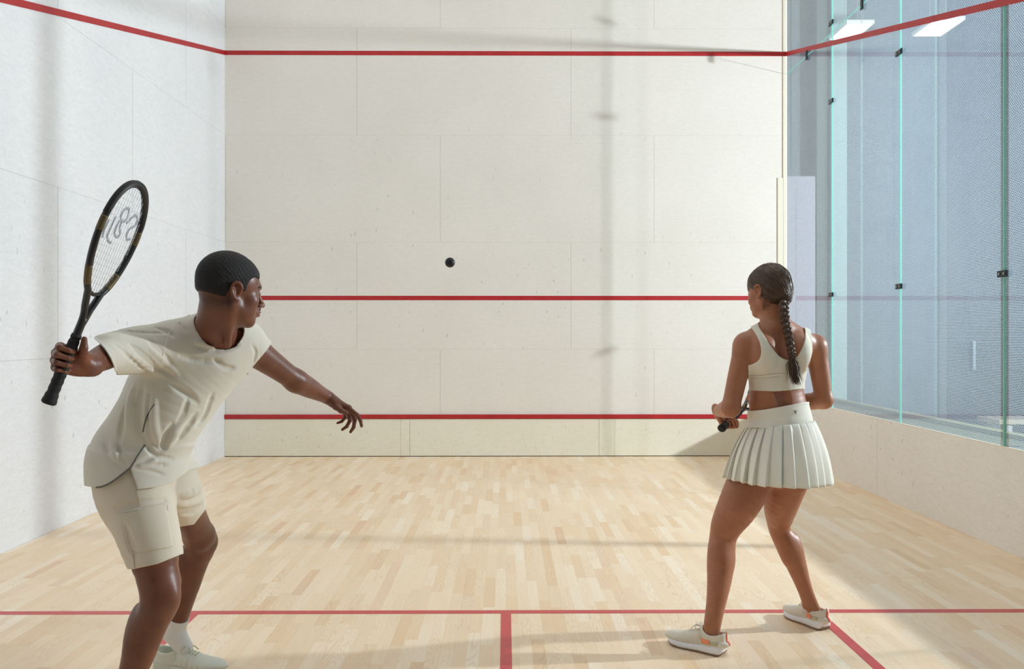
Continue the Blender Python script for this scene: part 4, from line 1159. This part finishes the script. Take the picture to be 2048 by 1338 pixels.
def groove(S, pix, r, k, inset, d0=3.4): crease(S, pix, r, k, 's', inset, 4, d0)
wlo = np.array([.62, W(0, 0, 3.45)[1], -.02]); whi = np.array([1.68, W(0, 0, 4.62)[1], 1.74])
Tm = SDF(np.array([.90, W(0, 0, 3.62)[1], .66]), np.array([1.60, W(0, 0, 4.16)[1], 1.50]), HB, .05)
w_torso(Tm)
G = SDF(wlo, whi, HB, .05)
w_torso(G)
for px_, r in (([(1560, 668), (1562, 720), (1560, 770), (1568, 800), (1570, 840)], .006),): groove(G, px_, r, .040, -.002)
for px_, r in (([(1518, 678), (1528, 705), (1524, 730)], .016), ([(1602, 682), (1596, 705), (1600, 730)], .016)):
    crease(G, px_, r, .06, 'u', .010, 4, 3.4)
# arms
G.ell(wsL, (.045, .047, .056), None, .03); G.ell(wsR, (.042, .045, .056), None, .03)
G.chain([wsL, wsL*.55+weL*.45, weL], [.046, .044, .039], .03, None, .02)
G.chain([wsR, wsR*.55+weR*.45, weR], [.046, .044, .038], .03, None, .02)
G.sph(weL-af*.008, .034, .02)
T1 = Tm.copy(); T1.D = T1.D-.0045; T1.over(G, .0035, .006)
WR, WT = head(G, whc, wf, wu, .985, True)
G.cone(WT(0, -.028, -.030), wnb, .050, .052, .03); G.cone(WT(0, -.004, -.06), wnb+af*.02, .044, .048, .03)
# hands on the racket
g2 = rB2+rax2*.085
h2y = nz(np.array([.42, .55, -.72])); h2y = nz(h2y-rax2*(h2y@rax2)); h2z = np.cross(h2y, rax2)
# left hand: palm comes down on the handle from the left
y2 = nz(np.array([.55, .15, -.55])); y2 = nz(y2-rax2*(y2@rax2)); x2 = rax2; z2 = np.cross(x2, y2)*-1
wrist2 = g2-y2*.066-z2*.024
wwL = wrist2
G.chain([weL, weL*.68+wwL*.32, wwL], [.038, .040, .024], .02, None, .02)
hand(G, wrist2, y2, z2, False, .90, [(60, 88, 50), (68, 92, 50), (70, 92, 50), (66, 80, 45)], [(.014, .020, .010), (.034, .038, .030), (.046, .048, .046), (.058, .052, .050)], (.02, 0, -.01, -.03))
g3 = rB2+rax2*.315
wwR = W(1538, 812, 4.14)
y3 = nz(g3-wwR); y3 = nz(y3-rax2*(y3@rax2)*.6); z3 = nz(np.array([-.2, .2, 1.0])); 
G.chain([weR, weR*.66+wwR*.34, wwR], [.038, .039, .025], .02, None, .02)
hand(G, wwR, y3, np.array([.1, .25, 1.0]), True, .90, [(30, 60, 40), (36, 66, 40), (40, 68, 40), (44, 66, 40)], [(.014, .022, .010), (.036, .044, .020), (.048, .062, .030), (.050, .080, .036)])
# legs (centre line and thickness read along each leg)
LL = [(1520, 905, 3.86, .104), (1506, 950, 3.85, .102), (1478, 1008, 3.83, .090), (1455, 1048, 3.84, .071), (1447, 1072, 3.845, .060), (1442, 1100, 3.835, .059), (1441, 1128, 3.82, .060), (1438, 1165, 3.79, .052), (1432, 1205, 3.76, .042), (1424, 1243, 3.738, .034), (1420, 1268, 3.738, .027)]
RL = [(1592, 915, 3.92, .104), (1576, 960, 3.94, .092), (1562, 1008, 3.99, .078), (1557, 1040, 4.05, .056), (1560, 1060, 4.07, .050), (1572, 1085, 4.07, .054), (1585, 1110, 4.065, .053), (1599, 1148, 4.06, .042), (1610, 1182, 4.055, .032), (1619, 1207, 4.058, .031), (1628, 1223, 4.068, .026)]
for Lg, fk in ((LL, nz(np.array([-.6, .8, 0]))), (RL, nz(np.array([-.35, .93, 0])))):
    P_ = [W(a, b, c) for a, b, c, r in Lg]; G.chain(P_, [q[3] for q in Lg], .03)
    kn = P_[4]; G.ell(kn+fk*.028, (.026, .026, .034), None, .025)
    cf = P_[5]*.5+P_[6]*.5
    for s in (1, -1):                                       # two calf heads, tendons behind the knee
        sd_ = np.cross(az_, fk)*s
        G.ell(cf-fk*.014+sd_*.020, (.030, .030, .068), None, .03)
        G.cone(P_[3]-fk*.030+sd_*.030, P_[2]-fk*.030+sd_*.030, .014, .02, .03)
        G.sph(P_[-2]+sd_*.022-np.array([0, 0, .008]), .014, .018)
    G.cone(P_[7]-fk*.018, P_[10]-fk*.032, .016, .014, .02)     # achilles tendon
def FL(px, py): return W(px, py, CAMZ*FPX/(py-669))
hl, tl = FL(1450, 1311), FL(1339, 1284); hr_, tr = FL(1652, 1261), FL(1574, 1230)
for a, h_, t_ in ((W(*LL[-1][:3]), hl, tl), (W(*RL[-1][:3]), hr_, tr)):
    fd = nz(t_-h_); b0 = h_+fd*.055+np.array([0, 0, .045]); G.cone(a, b0, .024, .020, .008); G.cone(b0, h_+fd*.17+np.array([0, 0, .040]), .022, .020, .02)
# the skirt holds the hips and upper thighs inside its cone
def skirt_axis():
    return W(1562, 844, 3.868), W(1556, 961, 3.835)
def inside_skirt(S, gap):
    c0_, c1_ = skirt_axis()
    for x0 in range(0, S.n[0], 8):
        m = np.argwhere(S.D[x0:x0+8] < S.far*.9); m[:, 0] += x0; P = S.lo+m*S.h
        ok = (P[:, 2] > c1_[2]-.01) & (P[:, 2] < c0_[2]+.01) & (np.abs(P[:, 0]-c0_[0]) < .4)
        if not ok.any(): continue
        m = m[ok]; P = P[ok]; t_ = np.clip((c0_[2]-P[:, 2])/(c0_[2]-c1_[2]), 0, 1)
        e = t_**.85; a_ = .150+.086*e+.012*np.sin(PI*t_); b_ = .125+.080*e+.008*np.sin(PI*t_)
        q = P-(c0_+(c1_-c0_)*t_[:, None]); u = q@ar; v_ = q@af
        k = np.sqrt((u/a_)**2+(v_/b_)**2); d = np.where(k < 1.45, (k-1)*np.minimum(a_, b_)+gap-.06*np.clip((t_-.6)/.4, 0, 1), -1)
        i = tuple(m.T); S.D[i] = np.maximum(S.D[i], d.astype(np.float32))
inside_skirt(G, .022)
def tone_w(v):
    c = np.ones((len(v), 3), np.float32); L = (v-WT(0, 0, 0))@WR.T/.985
    def blob(m, col):
        nonlocal c; m = np.clip(m, 0, 1)[:, None]; c = c*(1-m)+c*np.array(col)*m
    d = np.sqrt((L[:, 0]/.021)**2+((L[:, 1]-.100)/.03)**2+((L[:, 2]+.062)/.010)**2); blob(np.clip(1.3-d, 0, 1), (1.0, .62, .62))
    for P_, r in ((weL-af*.03, .035),): blob(np.clip(1.2-np.linalg.norm(v-P_, axis=1)/r, 0, 1), (.98, .86, .84))
    return c
gb = G.build('body', m_skin_w, wom, 1, tone_w); tag(gb, 'tanned skin'); G.free()
eyes(wom, WT, WR, .985, plain('eye_iris_brown', srgb(70, 46, 30), .2))
t = NT('hair_brown'); P = t.pos(True); n1 = t.noise(t.vscale(P, (1, 1, .3)), 90, 3, .6); n2 = t.noise(P, 12, 2)
t.principled(t.mix(n1, srgb(44, 30, 22), srgb(96, 70, 52)), .42, t.bump(n1, .5, .002), Specular_IOR_Level=.5); m_hair_w = t.m
t = NT('hair_brown_light'); P = t.pos(True); n1 = t.noise(P, 60, 2)
t.principled(t.mix(n1, srgb(62, 42, 30), srgb(128, 98, 74)), .38, None, Specular_IOR_Level=.55); m_hair_w2 = t.m
for s in (1, -1):
    facial('eyebrow', [(s*.014, .0935, .021), (s*.028, .0915, .026), (s*.044, .0800, .0245), (s*.052, .069, .019)], .0028, m_hair_w, wom, WT, .985, WR)
# hair: swept back cap + strands
c0 = WT(0, -.01, .02); Hw = SDF(c0-.16, c0+.16, .0022, .03); q_ = .985
Hw.ell(WT(0, -.014, .038), np.array((.0815, .1030, .0930))*q_, WR, 0)
Hw.ell(WT(0, -.045, -.006), np.array((.0745, .066, .070))*q_, WR, .02)
Hw.ell(WT(0, .032, .034), np.array((.0720, .0650, .0750))*q_, WR, .018)
Hw.cone(WT(0, -.075, -.012), WT(0, -.098, -.050), .046, .022, .03)
Hw.ell(WT(0, .124, -.016), np.array((.085, .060, .075))*q_, WR, .004, 's')
for s in (1, -1):
    Hw.ell(WT(s*.088, .062, -.030), np.array((.05, .058, .058))*q_, WR, .006, 's')
    Hw.ell(WT(s*.090, .002, -.014), np.array((.026, .030, .034))*q_, WR, .006, 's')
    Hw.ell(WT(s*.085, -.012, -.070), np.array((.045, .050, .040))*q_, WR, .008, 's')
cap = Hw.copy()
hw_ = Hw.build('hair', m_hair_w, wom, 1); tag(hw_, 'long dark brown braided hair')
def snap(p, c, S, out=.0012):
    d = nz(np.asarray(p)-c)
    for r in np.arange(.15, .02, -.0011):
        x = c+d*r; i = np.round((x-S.lo)/S.h).astype(int)
        if np.all(i > 0) and np.all(i < np.array(S.n)-1) and S.D[tuple(i)] < 0: return x+d*out
    return None
cc_ = WT(0, -.012, .020); root_ = (0.0, -.102, -.045)
mbs = [MB(), MB(), MB()]
for i in range(520):
    u = RNG.random(); s = 1 if RNG.random() < .5 else -1
    th = u*PI*.60                                     # along the hairline: crown -> temple -> behind the ear
    st = np.array([s*math.sin(th)*.078, .082*math.cos(th)+.006, .100*math.cos(th*.85)-.014])+RNG.normal(0, .006, 3)
    if i % 3: st[1] -= RNG.random()*.11*math.cos(th*.6)
    if i % 5 == 0: st = np.array([s*(.02+.055*RNG.random()), -.055-.02*RNG.random(), -.050+.012*RNG.normal()])
    en = np.array([RNG.normal(0, .010), root_[1]+.012, root_[2]+RNG.normal(.004, .010)])
    pts = []
    for k in range(11):
        t_ = k/10; q = st*(1-t_)+en*t_; q[2] += .03*math.sin(PI*t_)*math.cos(th); q[0] += s*.03*math.sin(PI*t_)*math.sin(th)
        p = snap(WT(*q), cc_, cap, .0008+.0012*RNG.random())
        if p is not None: pts.append(p)
    if len(pts) < 5: continue
    mbs[i % 3].tube(pts, [.0004+.0010*math.sin(PI*(k+.6)/(len(pts)+.2)) for k in range(len(pts))], 4)
mbs[0].build('hair_strands', m_hair_w, hw_, True); mbs[1].build('hair_strands', m_hair_w2, hw_, True); mbs[2].build('hair_strands', m_hair_w, hw_, True)
# braid
bc = spl([WT(.0, -.094, -.036), W(1567, 618, 3.765), W(1571, 645, 3.760), W(1577, 672, 3.752), W(1582, 700, 3.748), W(1585, 716, 3.748)], 12)
bc = np.array(bc); n = len(bc)
for k3 in range(3):
    pts = []; rad = []
    for i in range(n):
        t_ = i/(n-1); ph = t_*2*PI*4.2+2*PI*k3/3; A = .0135*(1-.35*t_)
        tg = nz(bc[min(i+1, n-1)]-bc[max(i-1, 0)]); sx = nz(np.cross(tg, -af)); dp = -af
        pts.append(bc[i]+sx*A*math.sin(ph)+dp*.0065*math.sin(2*ph)); rad.append(.0125*(1-.40*t_)*(.75+.25*min(1, t_*8)))
    MB().tube(pts, rad, 10).build('braid_strand', m_hair_w, hw_, True)
    for j in range(14):
        w0 = RNG.random()*2*PI; q = []
        for i in range(n):
            tg = nz(bc[min(i+1, n-1)]-bc[max(i-1, 0)]); sx = nz(np.cross(tg, -af)); a_ = w0+i*.10
            q.append(pts[i]+(sx*math.cos(a_)-af*math.sin(a_))*rad[i]*1.02)
        MB_ = mbs[1] if False else MB(); 
        if j == 0: acc = MB()
        acc.tube(q, .0011, 4)
    acc.build('braid_fibres', m_hair_w2, hw_, True)
MB().tube([bc[-1]+np.array([0, 0, .004]), bc[-1]-np.array([0, 0, .004])], .0115, 12).build('hair_tie', plain('tie_dark', srgb(36, 26, 22), .6), hw_, True)
for mt, cnt in ((m_hair_w, 150), (m_hair_w2, 60)):
    tl_ = MB()
    for i in range(cnt):
        r1 = RNG.normal(0, 1, 3); r2 = RNG.normal(0, 1, 3); e_ = W(1594, 768, 3.735)
        m_ = W(1589, 745, 3.742)
        p0 = bc[-1]+np.array([r1[0]*.0045, r1[1]*.0035, 0]); p1 = m_+np.array([r2[0]*.0085, r1[1]*.004, 0])+r1*.001; f_ = .55+.55*RNG.random()
        p2 = p1+(e_-m_)*f_*1.0+np.array([r2[0]*.0035, r2[1]*.003, r2[2]*.004])
        tl_.tube(spl([p0, (p0+p1)/2+np.array([r2[0]*.004, 0, 0]), p1, p2], 4), [.0016]*9+[.0012, .0009, .0006, .0003], 4)
    tl_.build('braid_tail', mt, hw_, True)
# loose wisps at the nape and behind the ear
ws_ = MB()
for i in range(26):
    s = 1; a_ = WT(.060+RNG.normal(0, .006), -.035+RNG.normal(0, .012), -.030); b_ = a_+np.array([RNG.normal(0, .006), RNG.normal(0, .006), -.035-.04*RNG.random()])
    ws_.tube(spl([a_, (a_+b_)/2+RNG.normal(0, .004, 3), b_], 4), [.0006]*7+[.0004, .0002], 3)
for i in range(40):
    k = int(RNG.random()*(n-1)); a_ = bc[k]; ws_.tube(spl([a_, a_+RNG.normal(0, .011, 3), a_+RNG.normal(0, .015, 3)+np.array([0, 0, -.012])], 4), .00035, 3)
ws_.build('loose_strands', m_hair_w2, hw_, True)
# ---------------- sports top
solid_top = T1.copy(); T1.shell(.0055)
cut_poly(T1, [(1440, 560), (1700, 560), (1700, 640), (1616, 730), (1610, 778), (1550, 783), (1498, 781), (1496, 728), (1440, 700)], True, smooth=0)
backside = (W(1552, 700, 3.895), -af)
cut_poly(T1, [(1520, 630), (1516, 650), (1524, 664), (1536, 684), (1550, 704), (1563, 716), (1578, 721), (1592, 716), (1602, 702), (1609, 684), (1611, 665), (1607, 648), (1600, 620)], side=backside, smooth=1)
cut_poly(T1, [(1525, 600), (1523, 660), (1530, 690), (1545, 705), (1570, 708), (1590, 700), (1602, 680), (1604, 655), (1600, 600)], side=(backside[0], af), smooth=1)
cut_poly(T1, [(1420, 630), (1498, 650), (1512, 668), (1521, 688), (1523, 708), (1517, 722), (1504, 729), (1494, 731), (1420, 735)], smooth=1)
cut_poly(T1, [(1612, 640), (1620, 655), (1625, 680), (1625, 705), (1620, 722), (1613, 736), (1640, 745), (1720, 740), (1720, 600), (1625, 620)], smooth=1)
tp_ = T1.build('sports_top', m_top, wom, 3); tag(tp_, 'ivory cropped sports top')
m_seamw = cloth('seam_ivory', srgb(206, 198, 178), srgb(200, 192, 172))
surf_tube('seam', solid_top, [(1500, 752), (1520, 751), (1550, 747), (1572, 746)], .0014, m_seamw, tp_, d0=3.4)
surf_tube('seam', solid_top, [(1500, 757), (1530, 756), (1560, 753)], .0012, m_seamw, tp_, d0=3.4)
# ---------------- skirt: yoke and pleats
Y1 = Tm.copy(); Y1.D = Y1.D-.008; solid_y = Y1.copy(); Y1.shell(.006)
cut_poly(Y1, [(1440, 824), (1498, 822), (1530, 819), (1570, 812), (1608, 804), (1680, 800), (1680, 850), (1628, 846), (1600, 856), (1575, 860), (1545, 858), (1515, 855), (1440, 858)], True, smooth=0)
yk = Y1.build('skirt', m_skirt, wom, 1); tag(yk, 'white pleated tennis skirt')
def pleats():
    NP = 25; S_ = 9; NT_ = 22
    c_top = W(1562, 844, 3.868); c_bot = W(1556, 961, 3.835)
    rings = []
    for j in range(NT_+1):
        t_ = j/NT_; e = t_**.85
        a_ = .150+.086*e+.012*math.sin(PI*t_); b_ = .125+(.080)*e+.008*math.sin(PI*t_)
        c = c_top*(1-t_)+c_bot*t_; r = []
        for p in range(NP):
            rn = math.sin(p*12.9898)*43758.5453 % 1; rn2 = math.sin(p*78.233)*12543.13 % 1
            for q in range(S_):
                f_ = q/(S_-1)
                if f_ < .72: g = f_/.72; an = g*.96; off = g
                else: g = (f_-.72)/.28; an = .96-.16*math.sin(PI*min(g, 1))*1.0+.04*g; off = 1-g
                th = 2*PI*(p+an+.10*(rn-.5)*t_)/NP
                amp = (.0025+.0185*t_**1.2)*(.75+.5*rn2)
                sway = .006*t_*math.sin(3*th+1.3)+.004*t_*math.sin(7*th)
                k_ = 1+(amp*(off-.5)+sway)/.17
                lz = 0
                # hem drops a little towards the back right, rises over the left hip
                cs, sn = math.cos(th), math.sin(th)
                dz = -.006*cs*t_*1.6 + (.010*cs-.004*sn)*(1-t_)
                r.append(c+ar*a_*k_*cs+af*b_*k_*sn+az_*dz)
        rings.append(r)
    mb = MB(); mb.loft(rings); return mb
pleats().build('pleats', m_skirt, yk, True, solid=.0018)
po_ = yk.children[-1] if len(yk.children) else None
for (px_, py_) in (((1591, 822), None),):
    pass
def mark(x, y, sc=1.0):
    seg = MB()
    for a, b in (((-4, -3), (0, 1)), ((0, 1), (4, -3)), ((0, 1), (1, 6)), ((-1, -1), (2, 3))):
        p = hit(solid_y, x+a[0]*sc, y+a[1]*sc, 3.4, 4.4, .001); q = hit(solid_y, x+b[0]*sc, y+b[1]*sc, 3.4, 4.4, .001); seg.tube([p, q], .0014, 5)
    seg.build('waistband_emblem', plain('emblem_grey', srgb(96, 98, 96), .6), yk, True)
mark(1591, 823, .8)
mw = dict(mid=plain('midsole_white', srgb(236, 236, 240), .5), out=plain('outsole_gum', srgb(150, 118, 92), .6), up=cloth('upper_oatmeal', srgb(226, 220, 206), srgb(220, 213, 198), 500), lace=cloth('lace_white', srgb(236, 230, 220), srgb(230, 224, 212)),
          patch=plain('patch_orange', srgb(250, 150, 106), .6), strap=plain('strap_khaki', srgb(196, 190, 160), .6), stripe=plain('stripe_coral', srgb(232, 98, 72), .6))
shoe(wom, hl, tl, (0, 0, 1), 1, mw, True); shoe(wom, hr_, tr, (0, 0, 1), 1, mw, True)
for e_ in [o for o in COL.objects if o.name.startswith('shoe')]:
    pass
# her racket
rm2 = dict(rm); rk2, RQ2, _ = racket(rB2, rT2, np.array([0.0, .15, 1.0]), 'black racket held low in both hands of the person with the braid', rm2)

for g_ in (Tm, T1, solid_top, Y1, solid_y, Hw, cap): g_.free()
